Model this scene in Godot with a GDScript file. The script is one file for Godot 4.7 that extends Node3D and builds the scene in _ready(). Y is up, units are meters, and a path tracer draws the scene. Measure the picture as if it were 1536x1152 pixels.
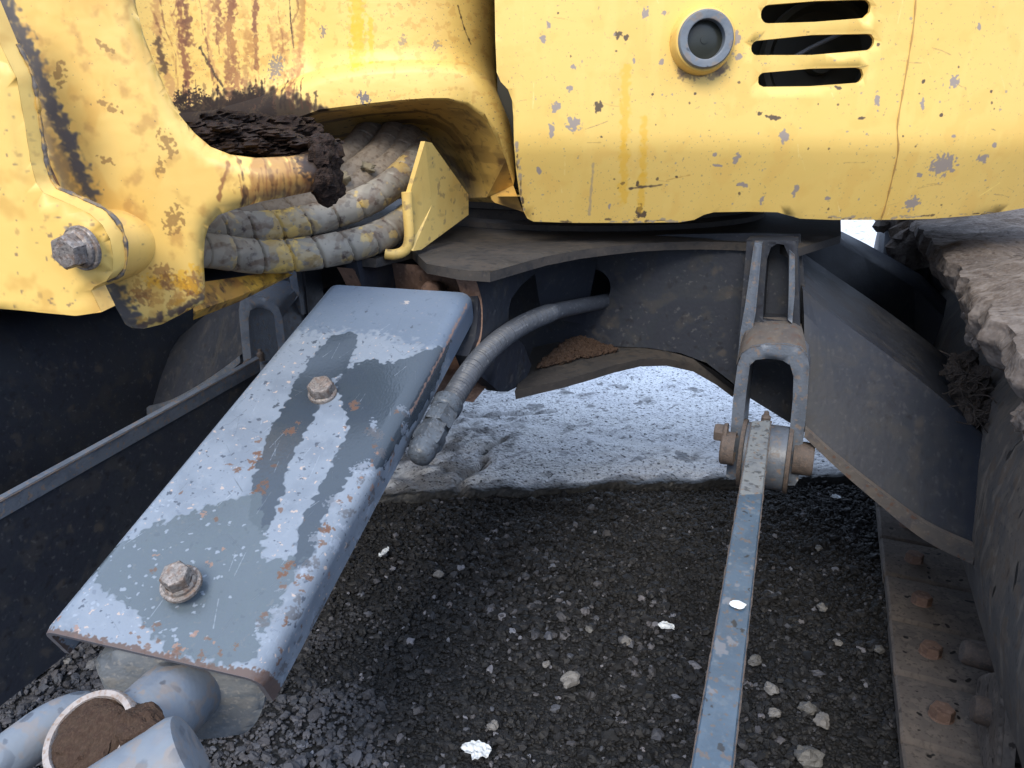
extends Node3D
# A close look under a yellow mini excavator: the house and swing bracket above, the grey
# undercarriage, its blade cylinder and blade arm in front, crawler tracks either side.
# World axes: +Z is the machine's front, Y up, metres. The house is swung by 22 degrees: HOUSE.

const PITCH := 18.0
const YAW := 22.0
var HOUSE := Transform3D(Basis(Vector3.UP, deg_to_rad(YAW)), Vector3.ZERO)
var rng := RandomNumberGenerator.new()
var M := {}
var base_of := {}


func _ready():
	rng.seed = 7
	camera_and_light()
	make_materials()
	build_ground()
	build_undercarriage()
	build_tracks()
	build_house()
	build_swing_bracket()
	build_hoses()
	build_blade_cylinder()
	build_blade_arms()
	build_small_things()


func camera_and_light():
	var cam := Camera3D.new()
	cam.name = "camera"
	cam.fov = 53.0
	cam.near = 0.02
	cam.far = 400.0
	cam.position = Vector3(0, 0.72, 0)
	cam.rotation_degrees = Vector3(-PITCH, YAW, 0)
	add_child(cam)
	cam.current = true
	var sun := DirectionalLight3D.new()
	sun.name = "sun"
	sun.light_energy = 0.5
	sun.light_angular_distance = 25.0
	sun.light_color = Color(1.0, 0.97, 0.92)
	sun.shadow_enabled = true
	sun.rotation_degrees = Vector3(-40, 6, 0)
	add_child(sun)
	var we := WorldEnvironment.new()
	we.name = "world_environment"
	var env := Environment.new()
	var sky := Sky.new()
	var sm := ProceduralSkyMaterial.new()
	sm.sky_top_color = Color(0.80, 0.88, 1.0)
	sm.sky_horizon_color = Color(0.60, 0.67, 0.78)
	sm.sky_curve = 0.5
	sm.ground_horizon_color = Color(0.40, 0.40, 0.42)
	sm.ground_bottom_color = Color(0.25, 0.25, 0.26)
	sm.energy_multiplier = 1.15
	sky.sky_material = sm
	env.background_mode = Environment.BG_SKY
	env.sky = sky
	env.background_energy_multiplier = 1.0
	env.tonemap_mode = Environment.TONE_MAPPER_LINEAR
	env.tonemap_exposure = 2.15
	env.sdfgi_enabled = true
	env.ssao_enabled = true
	env.ssil_enabled = true
	we.environment = env
	add_child(we)


# ------------------------------------------------------------------ mesh building

class MB:
	var v := PackedVector3Array()
	var t := PackedVector2Array()
	var flip := false
	var c := PackedColorArray()
	var own := {}   # corner number -> normal given by the surface itself

	func tri(a: Vector3, b: Vector3, c: Vector3, ua := Vector2.ZERO, ub := Vector2.ZERO, uc := Vector2.ZERO):
		if flip:
			v.append_array([a, c, b])
			t.append_array([ua, uc, ub])
		else:
			v.append_array([a, b, c])
			t.append_array([ua, ub, uc])

	func shaded(na: Vector3, nb: Vector3, nc: Vector3):
		var n := v.size()
		own[n - 3] = na
		own[n - 2] = nb
		own[n - 1] = nc

	func quad(a: Vector3, b: Vector3, c: Vector3, d: Vector3):
		tri(a, b, c)
		tri(a, c, d)

	func mesh(off: Vector3, angle := 38.0) -> ArrayMesh:
		var n := v.size()
		var fn := PackedVector3Array()
		fn.resize(n / 3)
		var at := {}
		for i in n / 3:
			var e = (v[i * 3 + 2] - v[i * 3]).cross(v[i * 3 + 1] - v[i * 3])
			fn[i] = e
			if own.has(i * 3):
				continue
			for k in 3:
				var key := Vector3i((v[i * 3 + k] * 20000.0).round())
				if at.has(key):
					at[key].append(i)
				else:
					at[key] = [i]
		var nn := PackedVector3Array()
		nn.resize(n)
		var lim := cos(deg_to_rad(angle))
		for i in n:
			if own.has(i):
				nn[i] = own[i]
				continue
			var key := Vector3i((v[i] * 20000.0).round())
			var mine: Vector3 = fn[i / 3].normalized()
			var s := Vector3.ZERO
			for j in at[key]:
				if fn[j].normalized().dot(mine) > lim:
					s += fn[j]
			nn[i] = s.normalized() if s.length_squared() > 1e-20 else Vector3.UP
		var vv := PackedVector3Array()
		vv.resize(n)
		for i in n:
			vv[i] = v[i] - off
		var arr := []
		arr.resize(Mesh.ARRAY_MAX)
		arr[Mesh.ARRAY_VERTEX] = vv
		arr[Mesh.ARRAY_NORMAL] = nn
		arr[Mesh.ARRAY_TEX_UV] = t
		if c.size() == n:
			arr[Mesh.ARRAY_COLOR] = c
		var m := ArrayMesh.new()
		m.add_surface_from_arrays(Mesh.PRIMITIVE_TRIANGLES, arr)
		return m


func tag(o: Node3D, label: String, category: String, group := "", kind := ""):
	if label: o.set_meta("label", label)
	if category: o.set_meta("category", category)
	if group: o.set_meta("group", group)
	if kind: o.set_meta("kind", kind)
	return o


var taken := {}
func numbered(parent: Node, called: String) -> String:
	var key := str(parent.get_instance_id()) + called
	var k: int = taken.get(key, 0)
	taken[key] = k + 1
	return called if k == 0 else "%s_%03d" % [called, k]


func thing(called: String, label: String, category: String, base: Vector3, frame := Transform3D.IDENTITY, group := "") -> Node3D:
	var o := Node3D.new()
	o.name = numbered(self, called)
	add_child(o, true)
	o.transform = frame * Transform3D(Basis.IDENTITY, base)
	base_of[o] = base
	tag(o, label, category, group)
	return o


func part(called: String, mb: MB, m: Material, parent: Node3D, angle := 38.0) -> MeshInstance3D:
	var o := MeshInstance3D.new()
	var b: Vector3 = base_of.get(parent, Vector3.ZERO)
	o.mesh = mb.mesh(b, angle)
	o.material_override = null
	o.mesh.surface_set_material(0, m)
	o.name = numbered(parent, called)
	parent.add_child(o, true)
	base_of[o] = b
	return o


func solo(called: String, mb: MB, m: Material, base: Vector3, label: String, category: String, frame := Transform3D.IDENTITY, group := "", kind := "", angle := 38.0) -> MeshInstance3D:
	var o := MeshInstance3D.new()
	o.mesh = mb.mesh(base, angle)
	o.mesh.surface_set_material(0, m)
	o.name = numbered(self, called)
	add_child(o, true)
	o.transform = frame * Transform3D(Basis.IDENTITY, base)
	base_of[o] = base
	tag(o, label, category, group, kind)
	return o


func edge_distance(p: Vector2, loops: Array) -> float:
	var best := 1e9
	for L in loops:
		var n: int = L.size()
		for i in n:
			best = minf(best, p.distance_squared_to(Geometry2D.get_closest_point_to_segment(p, L[i], L[(i + 1) % n])))
	return sqrt(best)


func smooth_loop(pts: Array, steps := 4) -> Array:
	var out := []
	var n := pts.size()
	for i in n:
		for s in steps:
			out.append(pts[i].cubic_interpolate(pts[(i + 1) % n], pts[(i + n - 1) % n], pts[(i + 2) % n], float(s) / steps))
	return out


# A plate or casting: outline (with holes) cut into small cells and carried into space by f(p, depth).
func sheet(mb: MB, outline: Array, holes: Array, cell: float, thick: float, rnd: float, f: Callable, uvr := Rect2(0, 0, 1, 1), back := true):
	var P := PackedVector2Array(outline)
	if Geometry2D.is_polygon_clockwise(P):
		P.reverse()
	var HS := []
	for h in holes:
		var q := PackedVector2Array(h)
		if Geometry2D.is_polygon_clockwise(q):
			q.reverse()
		HS.append(q)
	var loops := [P]
	loops.append_array(HS)
	var lo := P[0]
	var hi := P[0]
	for p in P:
		lo = lo.min(p)
		hi = hi.max(p)
	var depth := func(p: Vector2) -> float:
		if rnd <= 0.0:
			return 0.0
		var d := edge_distance(p, loops)
		if d >= rnd:
			return 0.0
		return rnd - sqrt(maxf(0.0, rnd * rnd - (rnd - d) * (rnd - d)))
	var uv := func(p: Vector2) -> Vector2:
		return Vector2((p.x - uvr.position.x) / uvr.size.x, 1.0 - (p.y - uvr.position.y) / uvr.size.y)
	var normal := func(p: Vector2) -> Vector3:
		var e := 0.0011
		var flat: bool = rnd <= 0.0 or edge_distance(p, loops) > rnd + e
		var ax := Vector2(e, 0)
		var ay := Vector2(0, e)
		var a: Vector3
		var b: Vector3
		if flat:
			a = f.call(p + ax, 0.0) - f.call(p - ax, 0.0)
			b = f.call(p + ay, 0.0) - f.call(p - ay, 0.0)
		else:
			a = f.call(p + ax, depth.call(p + ax)) - f.call(p - ax, depth.call(p - ax))
			b = f.call(p + ay, depth.call(p + ay)) - f.call(p - ay, depth.call(p - ay))
		return a.cross(b).normalized()
	var cache_n := {}
	var nx := int(ceil((hi.x - lo.x) / cell))
	var ny := int(ceil((hi.y - lo.y) / cell))
	var cache := {}
	for j in ny:
		for i in nx:
			var a := lo + Vector2(i, j) * cell
			var mid := a + Vector2(cell, cell) * 0.5
			var d := edge_distance(mid, loops)
			var polys := []
			if d > cell * 0.75:
				if not Geometry2D.is_point_in_polygon(mid, P):
					continue
				var cut := false
				for h in HS:
					if Geometry2D.is_point_in_polygon(mid, h):
						cut = true
				if cut:
					continue
				var q := []
				for k in [[0, 0], [1, 0], [1, 1], [0, 1]]:
					var key := Vector2i(i + k[0], j + k[1])
					if not cache.has(key):
						var p := lo + Vector2(key) * cell
						cache[key] = f.call(p, depth.call(p))
						cache_n[key] = normal.call(p)
					q.append(key)
				var p0 := lo + Vector2(q[0]) * cell
				var p1 := lo + Vector2(q[1]) * cell
				var p2 := lo + Vector2(q[2]) * cell
				var p3 := lo + Vector2(q[3]) * cell
				mb.tri(cache[q[0]], cache[q[2]], cache[q[1]], uv.call(p0), uv.call(p2), uv.call(p1))
				mb.shaded(cache_n[q[0]], cache_n[q[2]], cache_n[q[1]])
				mb.tri(cache[q[0]], cache[q[3]], cache[q[2]], uv.call(p0), uv.call(p3), uv.call(p2))
				mb.shaded(cache_n[q[0]], cache_n[q[3]], cache_n[q[2]])
				if back:
					mb.tri(f.call(p0, thick), f.call(p1, thick), f.call(p2, thick), uv.call(p0), uv.call(p1), uv.call(p2))
					mb.tri(f.call(p0, thick), f.call(p2, thick), f.call(p3, thick), uv.call(p0), uv.call(p2), uv.call(p3))
				continue
			var box := PackedVector2Array([a, a + Vector2(cell, 0), a + Vector2(cell, cell), a + Vector2(0, cell)])
			polys = Geometry2D.intersect_polygons(box, P)
			for h in HS:
				var nxt := []
				for q in polys:
					nxt.append_array(Geometry2D.clip_polygons(q, h))
				polys = nxt
			for q in polys:
				var ix := Geometry2D.triangulate_polygon(q)
				for k in range(0, ix.size(), 3):
					var p0: Vector2 = q[ix[k]]
					var p1: Vector2 = q[ix[k + 1]]
					var p2: Vector2 = q[ix[k + 2]]
					if (p1 - p0).cross(p2 - p0) > 0:
						var s := p1
						p1 = p2
						p2 = s
					mb.tri(f.call(p0, depth.call(p0)), f.call(p1, depth.call(p1)), f.call(p2, depth.call(p2)), uv.call(p0), uv.call(p1), uv.call(p2))
					mb.shaded(normal.call(p0), normal.call(p1), normal.call(p2))
					if back:
						mb.tri(f.call(p0, thick), f.call(p2, thick), f.call(p1, thick), uv.call(p0), uv.call(p2), uv.call(p1))
	for li in loops.size():
		var L: PackedVector2Array = loops[li]
		for i in L.size():
			var a := L[i]
			var b := L[(i + 1) % L.size()]
			if li > 0:
				var s := a
				a = b
				b = s
			var n := maxi(1, int(ceil(a.distance_to(b) / cell)))
			for k in n:
				var p := a.lerp(b, float(k) / n)
				var q := a.lerp(b, float(k + 1) / n)
				var up := uv.call(p) as Vector2
				var uq := uv.call(q) as Vector2
				mb.tri(f.call(p, rnd), f.call(q, rnd), f.call(q, thick), up, uq, uq)
				mb.tri(f.call(p, rnd), f.call(q, thick), f.call(p, thick), up, uq, up)


# skin over rows of points (all rows the same length)
func loft(mb: MB, rows: Array, closed := false):
	for i in rows.size() - 1:
		var a: Array = rows[i]
		var b: Array = rows[i + 1]
		var n := a.size()
		for k in (n if closed else n - 1):
			var l := (k + 1) % n
			mb.quad(a[k], a[l], b[l], b[k])


func cap(mb: MB, ring: Array, rev := false):
	var c := Vector3.ZERO
	for p in ring:
		c += p / ring.size()
	for k in ring.size():
		if rev:
			mb.tri(c, ring[(k + 1) % ring.size()], ring[k])
		else:
			mb.tri(c, ring[k], ring[(k + 1) % ring.size()])


func spline(pts: Array, steps: int) -> Array:
	var out := []
	var n := pts.size()
	for i in n - 1:
		for s in steps:
			out.append(pts[i].cubic_interpolate(pts[i + 1], pts[maxi(i - 1, 0)], pts[mini(i + 2, n - 1)], float(s) / steps))
	out.append(pts[n - 1])
	return out


func tube(mb: MB, pts: Array, rad: Callable, sides := 20, capped := true):
	var rows := []
	var len := 0.0
	var side := Vector3.UP
	for i in pts.size():
		var dir: Vector3 = (pts[mini(i + 1, pts.size() - 1)] - pts[maxi(i - 1, 0)]).normalized()
		if i > 0:
			len += pts[i].distance_to(pts[i - 1])
		side = (side - dir * side.dot(dir)).normalized()
		var other := dir.cross(side)
		var ring := []
		for k in sides:
			var a := TAU * k / sides
			ring.append(pts[i] + (side * cos(a) + other * sin(a)) * rad.call(len, a))
		rows.append(ring)
	loft(mb, rows, true)
	if capped:
		cap(mb, rows[0], true)
		cap(mb, rows[-1])


func lathe(mb: MB, at: Vector3, axis: Vector3, profile: Array, sides := 28, phase := 0.0):
	var z := axis.normalized()
	var x := (Vector3.UP if absf(z.y) < 0.9 else Vector3.RIGHT).cross(z).normalized()
	var y := z.cross(x)
	var rows := []
	for p in profile:
		var ring := []
		for k in sides:
			var a := phase + TAU * k / sides
			ring.append(at + z * p.y + (x * cos(a) + y * sin(a)) * p.x)
		rows.append(ring)
	loft(mb, rows, true)


# a worn hexagon bolt on a washer, seated at AT and facing AXIS
func hex_bolt(mb: MB, at: Vector3, axis: Vector3, r: float, h: float, turn := 0.2, flange := 1.35, washer := 0.0):
	var z := 0.0
	if washer > 0.0:
		lathe(mb, at, axis, [Vector2(washer, -0.001), Vector2(washer, 0.0022), Vector2(washer - 0.0008, 0.003), Vector2(0, 0.003)])
		z = 0.003
	lathe(mb, at, axis, [Vector2(r * flange, z - 0.001), Vector2(r * flange, z + h * 0.12), Vector2(r * flange * 0.96, z + h * 0.2), Vector2(r, z + h * 0.3)])
	lathe(mb, at, axis, [Vector2(r * 1.08, z + h * 0.15), Vector2(r * 1.1, z + h * 0.84), Vector2(r * 0.98, z + h * 0.97), Vector2(r * 0.8, z + h), Vector2(0.0, z + h * 0.97)], 6, turn)


func box(mb: MB, lo: Vector3, hi: Vector3, bev := 0.003):
	# eight-sided bevelled prism along x
	var rows := []
	for xs in [[lo.x, bev], [lo.x + bev, 0.0], [hi.x - bev, 0.0], [hi.x, bev]]:
		var b: float = xs[1]
		var ring := []
		for q in [[lo.y + bev, lo.z + b], [lo.y + b, lo.z + bev], [hi.y - b, lo.z + bev], [hi.y - bev, lo.z + b], [hi.y - bev, hi.z - b], [hi.y - b, hi.z - bev], [lo.y + b, hi.z - bev], [lo.y + bev, hi.z - b]]:
			ring.append(Vector3(xs[0], q[0], q[1]))
		rows.append(ring)
	loft(mb, rows, true)
	cap(mb, rows[0], true)
	cap(mb, rows[3])


# uneven lump: a sphere pushed in and out by noise
func lump(mb: MB, at: Vector3, size: Vector3, amp: float, freq: float, sd: int, n := 24, turn := Basis.IDENTITY):
	var nz := FastNoiseLite.new()
	nz.seed = sd
	nz.frequency = freq
	nz.fractal_octaves = 4
	var rows := []
	for i in n + 1:
		var th := PI * i / n
		var ring := []
		for k in n * 2:
			var ph := TAU * k / (n * 2)
			var d := Vector3(sin(th) * cos(ph), cos(th), sin(th) * sin(ph))
			ring.append(at + turn * (d * size * (1.0 + amp * nz.get_noise_3dv(d * 10.0 + at * 40.0))))
		rows.append(ring)
	loft(mb, rows, true)


func flat_map(origin: Vector3, ex: Vector3, ey: Vector3, inward: Vector3) -> Callable:
	return func(p: Vector2, d: float) -> Vector3:
		return origin + ex * p.x + ey * p.y + inward * d


# plates parallel to the house's face at distance w; to the world's X-Y at z; to its Z-Y at x
func at_w(w: float) -> Callable:
	return flat_map(Vector3(0, 0, -w), Vector3.RIGHT, Vector3.UP, Vector3(0, 0, -1))


func at_z(z: float) -> Callable:
	return flat_map(Vector3(0, 0, z), Vector3.RIGHT, Vector3.UP, Vector3(0, 0, -1))


func at_x(x: float, dir := -1.0) -> Callable:
	return flat_map(Vector3(x, 0, 0), Vector3(0, 0, 1), Vector3.UP, Vector3(dir, 0, 0))


# ------------------------------------------------------------------ textures and materials

func noise_bytes(w: int, h: int, freq: float, sd: int, oct := 4, stretch := Vector2.ONE, kind := FastNoiseLite.TYPE_SIMPLEX_SMOOTH) -> PackedByteArray:
	var n := FastNoiseLite.new()
	n.seed = sd
	n.noise_type = kind
	n.frequency = freq
	n.fractal_octaves = oct
	var im := n.get_seamless_image(maxi(8, int(w / stretch.x)), maxi(8, int(h / stretch.y)))
	im.convert(Image.FORMAT_L8)
	if stretch != Vector2.ONE:
		im.resize(w, h, Image.INTERPOLATE_CUBIC)
	return im.get_data()


# LAYERS: [frequency, seed, from, to, colour, amount, roughness or -1, stretch, octaves]; colours are sRGB
func layered(w: int, h: int, base: Color, rough: float, layers: Array) -> Array:
	var n := w * h
	var r := PackedFloat32Array()
	var g := PackedFloat32Array()
	var b := PackedFloat32Array()
	var q := PackedFloat32Array()
	for a in [r, g, b, q]:
		a.resize(n)
	r.fill(base.r)
	g.fill(base.g)
	b.fill(base.b)
	q.fill(rough)
	for L in layers:
		var st: Vector2 = L[7] if L.size() > 7 else Vector2.ONE
		var src := noise_bytes(w, h, L[0], L[1], L[8] if L.size() > 8 else 4, st)
		var lut := PackedFloat32Array()
		lut.resize(256)
		for i in 256:
			lut[i] = smoothstep(L[2], L[3], i / 255.0) * L[5]
		var c: Color = L[4]
		var ro: float = L[6]
		for i in n:
			var t := lut[src[i]]
			if t > 0.0:
				r[i] += (c.r - r[i]) * t
				g[i] += (c.g - g[i]) * t
				b[i] += (c.b - b[i]) * t
				if ro >= 0.0:
					q[i] += (ro - q[i]) * t
	var bytes := PackedByteArray()
	bytes.resize(n * 4)
	for i in n:
		var k := i * 4
		bytes[k] = int(clampf(r[i], 0, 1) * 255.0)
		bytes[k + 1] = int(clampf(g[i], 0, 1) * 255.0)
		bytes[k + 2] = int(clampf(b[i], 0, 1) * 255.0)
		bytes[k + 3] = int(clampf(q[i], 0, 1) * 255.0)
	return [Image.create_from_data(w, h, false, Image.FORMAT_RGBA8, bytes), w, h]


# irregular marks on a texture, edges broken by noise. Alpha of the image carries roughness.
var jag := FastNoiseLite.new()

func put(im: Image, x: int, y: int, c: Color, t: float, ro: float):
	var o := im.get_pixel(x, y)
	var q := o.lerp(c, t)
	q.a = lerpf(o.a, ro, t) if ro >= 0.0 else o.a
	im.set_pixel(x, y, q)


func blot(im: Image, cx: float, cy: float, rx: float, ry: float, c: Color, ro := -1.0, rough_edge := 0.6, amount := 1.0, turn := 0.0, soft := 0.15):
	var R := maxf(rx, ry) * 1.6 + 2
	var cs := cos(turn)
	var sn := sin(turn)
	for y in range(maxi(0, int(cy - R)), mini(im.get_height(), int(cy + R) + 1)):
		for x in range(maxi(0, int(cx - R)), mini(im.get_width(), int(cx + R) + 1)):
			var dx := x - cx
			var dy := y - cy
			var e := Vector2((dx * cs + dy * sn) / rx, (dy * cs - dx * sn) / ry).length()
			if e > 1.6:
				continue
			var k := (e - 1.0) + rough_edge * jag.get_noise_2d(x * 1.3 + cx * 7.0, y * 1.3)
			var t := smoothstep(soft, -soft, k) * amount
			if t > 0.0:
				put(im, x, y, c, t, ro)


# filled polygon whose edge wanders by WANDER pixels
func patch(im: Image, pts: Array, c: Color, ro: float, wander: float, scale := 1.0, amount := 1.0, soft := 1.0):
	var P := PackedVector2Array(pts)
	var lo := P[0]
	var hi := P[0]
	for p in P:
		lo = lo.min(p)
		hi = hi.max(p)
	var st := 5
	var x0 := maxi(0, int(lo.x - wander))
	var y0 := maxi(0, int(lo.y - wander))
	var x1 := mini(im.get_width(), int(hi.x + wander) + 1)
	var y1 := mini(im.get_height(), int(hi.y + wander) + 1)
	var nx := (x1 - x0) / st + 2
	var grid := PackedFloat32Array()
	for j in (y1 - y0) / st + 2:
		for i in nx:
			var p := Vector2(x0 + i * st, y0 + j * st)
			var d := edge_distance(p, [P])
			grid.append(-d if Geometry2D.is_point_in_polygon(p, P) else d)
	for y in range(y0, y1):
		for x in range(x0, x1):
			var gx := float(x - x0) / st
			var gy := float(y - y0) / st
			var k0 := int(gy) * nx + int(gx)
			var d := lerpf(lerpf(grid[k0], grid[k0 + 1], gx - int(gx)), lerpf(grid[k0 + nx], grid[k0 + nx + 1], gx - int(gx)), gy - int(gy))
			if d > wander:
				continue
			var k := d + wander * 1.6 * jag.get_noise_2d(x * scale + 300, y * scale)
			var t := smoothstep(soft, -soft, k) * amount
			if t > 0.0:
				put(im, x, y, c, t, ro)


func streak(im: Image, pts: Array, width: float, c: Color, ro := -1.0, amount := 1.0, broken := 0.0):
	for i in pts.size() - 1:
		var a: Vector2 = pts[i]
		var b: Vector2 = pts[i + 1]
		var R := width + 2
		for y in range(maxi(0, int(minf(a.y, b.y) - R)), mini(im.get_height(), int(maxf(a.y, b.y) + R) + 1)):
			for x in range(maxi(0, int(minf(a.x, b.x) - R)), mini(im.get_width(), int(maxf(a.x, b.x) + R) + 1)):
				var p := Vector2(x, y)
				var d := p.distance_to(Geometry2D.get_closest_point_to_segment(p, a, b))
				var nz := jag.get_noise_2d(x * 0.8, y * 0.8)
				var t := smoothstep(1.0, 0.3, d / width + nz * 0.7 + broken * (0.5 + jag.get_noise_2d(x * 0.25 + 77, y * 0.25))) * amount
				if t > 0.0:
					put(im, x, y, c, t, ro)


func split_maps(im: Image) -> Array:
	var ro := Image.create(im.get_width(), im.get_height(), false, Image.FORMAT_RGBA8)
	ro.copy_from(im)
	var d := ro.get_data()
	var col := im.get_data()
	for i in range(0, d.size(), 4):
		d[i] = d[i + 3]
		d[i + 1] = d[i + 3]
		d[i + 2] = d[i + 3]
		d[i + 3] = 255
		col[i + 3] = 255
	return [Image.create_from_data(im.get_width(), im.get_height(), false, Image.FORMAT_RGBA8, col), Image.create_from_data(im.get_width(), im.get_height(), false, Image.FORMAT_RGBA8, d)]


func bump_image(w: int, h: int, freqs: Array, sd: int) -> Image:
	var sum := PackedFloat32Array()
	sum.resize(w * h)
	for k in freqs.size():
		var src := noise_bytes(w, h, freqs[k][0], sd + k, 3)
		for i in w * h:
			sum[i] += src[i] * freqs[k][1]
	var out := PackedByteArray()
	out.resize(w * h)
	for i in w * h:
		out[i] = int(clampf(sum[i], 0, 255))
	return Image.create_from_data(w, h, false, Image.FORMAT_L8, out)


func material(im: Image, tile: float, metal := 0.0, bump: Image = null, bump_cm := 0.0, triplanar := true, spec := 0.5) -> StandardMaterial3D:
	var m := StandardMaterial3D.new()
	var two := split_maps(im)
	m.albedo_texture = ImageTexture.create_from_image(two[0])
	m.roughness = 1.0
	m.roughness_texture = ImageTexture.create_from_image(two[1])
	m.metallic = metal
	m.metallic_specular = spec
	m.cull_mode = BaseMaterial3D.CULL_DISABLED
	if triplanar:
		m.uv1_triplanar = true
		m.uv1_scale = Vector3.ONE / tile
	if bump:
		m.heightmap_enabled = true
		if not bump_textures.has(bump):
			bump_textures[bump] = ImageTexture.create_from_image(bump)
		m.heightmap_texture = bump_textures[bump]
		m.heightmap_scale = bump_cm
	return m


func plain(c: Color, rough: float) -> StandardMaterial3D:
	var m := StandardMaterial3D.new()
	m.albedo_color = c
	m.roughness = rough
	m.cull_mode = BaseMaterial3D.CULL_DISABLED
	return m


var bump_textures := {}
var YELLOW := Color(0.90, 0.76, 0.43)
var yellow_bump: Image
var queue := []

# textures are computed side by side on the worker threads
func later(called: String, tex: Array, rest: Array):
	queue.append([called, tex, rest, null])


func finish_queue():
	var work := func(i: int):
		var a: Array = queue[i][1]
		queue[i][3] = layered(a[0], a[1], a[2], a[3], a[4])[0]
	var id := WorkerThreadPool.add_group_task(work, queue.size())
	WorkerThreadPool.wait_for_group_task_completion(id)
	for q in queue:
		var r: Array = q[2]
		M[q[0]] = material(q[3], r[0], r[1], r[2] if r.size() > 2 else null, r[3] if r.size() > 3 else 0.0)
	queue.clear()


func make_materials():
	jag.seed = 5
	jag.frequency = 0.085
	jag.fractal_octaves = 2
	var soft_bump := bump_image(256, 256, [[0.02, 0.6], [0.09, 0.4]], 3)
	var grit := bump_image(256, 256, [[0.05, 0.5], [0.2, 0.5]], 9)
	yellow_bump = soft_bump

	# worn yellow casting paint
	later("yellow", [384, 384, YELLOW, 0.42, [
		[0.008, 1, 0.45, 0.75, Color(0.88, 0.725, 0.39), 0.6, 0.5],
		[0.02, 2, 0.62, 0.8, Color(0.78, 0.60, 0.30), 0.55, 0.6],
		[0.05, 3, 0.80, 0.88, Color(0.60, 0.47, 0.29), 0.45, 0.7],
		[0.11, 4, 0.80, 0.86, Color(0.40, 0.34, 0.30), 0.7, 0.7],
		[0.03, 5, 0.86, 0.90, Color(0.50, 0.47, 0.46), 0.7, 0.6],
		[0.012, 6, 0.5, 0.85, Color(0.66, 0.47, 0.24), 0.45, 0.6, Vector2(1, 2)],
	]], [0.5, 0.0, soft_bump, 0.06])
	# oily, rust-streaked yellow
	later("yellow_oily", [384, 384, Color(0.90, 0.70, 0.28), 0.45, [
		[0.03, 11, 0.50, 0.62, Color(0.55, 0.34, 0.17), 0.7, 0.5, Vector2(1, 5)],
		[0.02, 12, 0.55, 0.7, Color(0.26, 0.16, 0.12), 0.8, 0.4, Vector2(1, 3)],
		[0.07, 13, 0.6, 0.68, Color(0.20, 0.15, 0.13), 0.8, 0.5],
	]], [0.45, 0.0, grit, 0.08])
	# scraped grey edge of the casting
	later("scuffed", [256, 256, Color(0.36, 0.34, 0.34), 0.6, [
		[0.03, 21, 0.5, 0.6, Color(0.82, 0.64, 0.28), 0.8, 0.5],
		[0.08, 22, 0.6, 0.7, Color(0.20, 0.18, 0.18), 0.8, 0.6],
	]], [0.2, 0.0, grit, 0.08])
	# dark blue-grey undercarriage paint under dust
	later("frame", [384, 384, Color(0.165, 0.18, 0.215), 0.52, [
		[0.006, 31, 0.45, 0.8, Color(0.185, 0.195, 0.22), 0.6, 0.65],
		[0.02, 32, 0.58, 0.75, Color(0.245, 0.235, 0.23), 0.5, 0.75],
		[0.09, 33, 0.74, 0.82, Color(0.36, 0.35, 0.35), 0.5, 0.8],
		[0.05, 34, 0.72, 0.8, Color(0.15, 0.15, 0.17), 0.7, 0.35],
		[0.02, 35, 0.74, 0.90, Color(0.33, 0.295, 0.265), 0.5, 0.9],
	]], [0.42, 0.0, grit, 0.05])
	# the same steel where brown dust lies thick
	later("dusty", [384, 384, Color(0.33, 0.31, 0.30), 0.85, [
		[0.02, 41, 0.45, 0.7, Color(0.38, 0.345, 0.315), 0.7, 0.9],
		[0.03, 42, 0.60, 0.72, Color(0.27, 0.26, 0.27), 0.7, 0.7],
		[0.12, 43, 0.68, 0.76, Color(0.45, 0.41, 0.38), 0.5, 0.9],
		[0.05, 44, 0.74, 0.8, Color(0.36, 0.22, 0.15), 0.6, 0.9],
	]], [0.4, 0.0, grit, 0.1])
	# worn light grey machined edges
	later("edge", [256, 256, Color(0.36, 0.385, 0.43), 0.45, [
		[0.02, 51, 0.5, 0.7, Color(0.30, 0.33, 0.375), 0.7, 0.4],
		[0.07, 52, 0.66, 0.74, Color(0.47, 0.40, 0.35), 0.7, 0.7],
		[0.1, 53, 0.78, 0.86, Color(0.3, 0.3, 0.32), 0.6, 0.6],
	]], [0.2, 0.0, grit, 0.05])
	later("rust", [256, 256, Color(0.34, 0.30, 0.28), 0.8, [
		[0.04, 61, 0.5, 0.65, Color(0.28, 0.255, 0.245), 0.8, 0.8],
		[0.09, 62, 0.62, 0.72, Color(0.42, 0.36, 0.325), 0.7, 0.9],
	]], [0.12, 0.0, grit, 0.1])
	later("bolt", [256, 256, Color(0.50, 0.475, 0.46), 0.5, [
		[0.03, 71, 0.55, 0.68, Color(0.44, 0.34, 0.28), 0.7, 0.7],
		[0.08, 72, 0.62, 0.7, Color(0.30, 0.28, 0.28), 0.8, 0.6],
		[0.05, 73, 0.66, 0.72, Color(0.66, 0.62, 0.60), 0.8, 0.4],
	]], [0.08, 0.3, grit, 0.06])
	# caked dry mud
	later("mud", [384, 384, Color(0.385, 0.355, 0.34), 0.95, [
		[0.012, 81, 0.4, 0.65, Color(0.48, 0.45, 0.43), 0.8, 0.95],
		[0.05, 82, 0.55, 0.7, Color(0.33, 0.29, 0.265), 0.7, 0.9],
		[0.15, 83, 0.6, 0.75, Color(0.54, 0.51, 0.485), 0.5, 0.95],
		[0.04, 84, 0.70, 0.76, Color(0.24, 0.21, 0.20), 0.7, 0.8],
	]], [0.3, 0.0, grit, 0.3])
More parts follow.
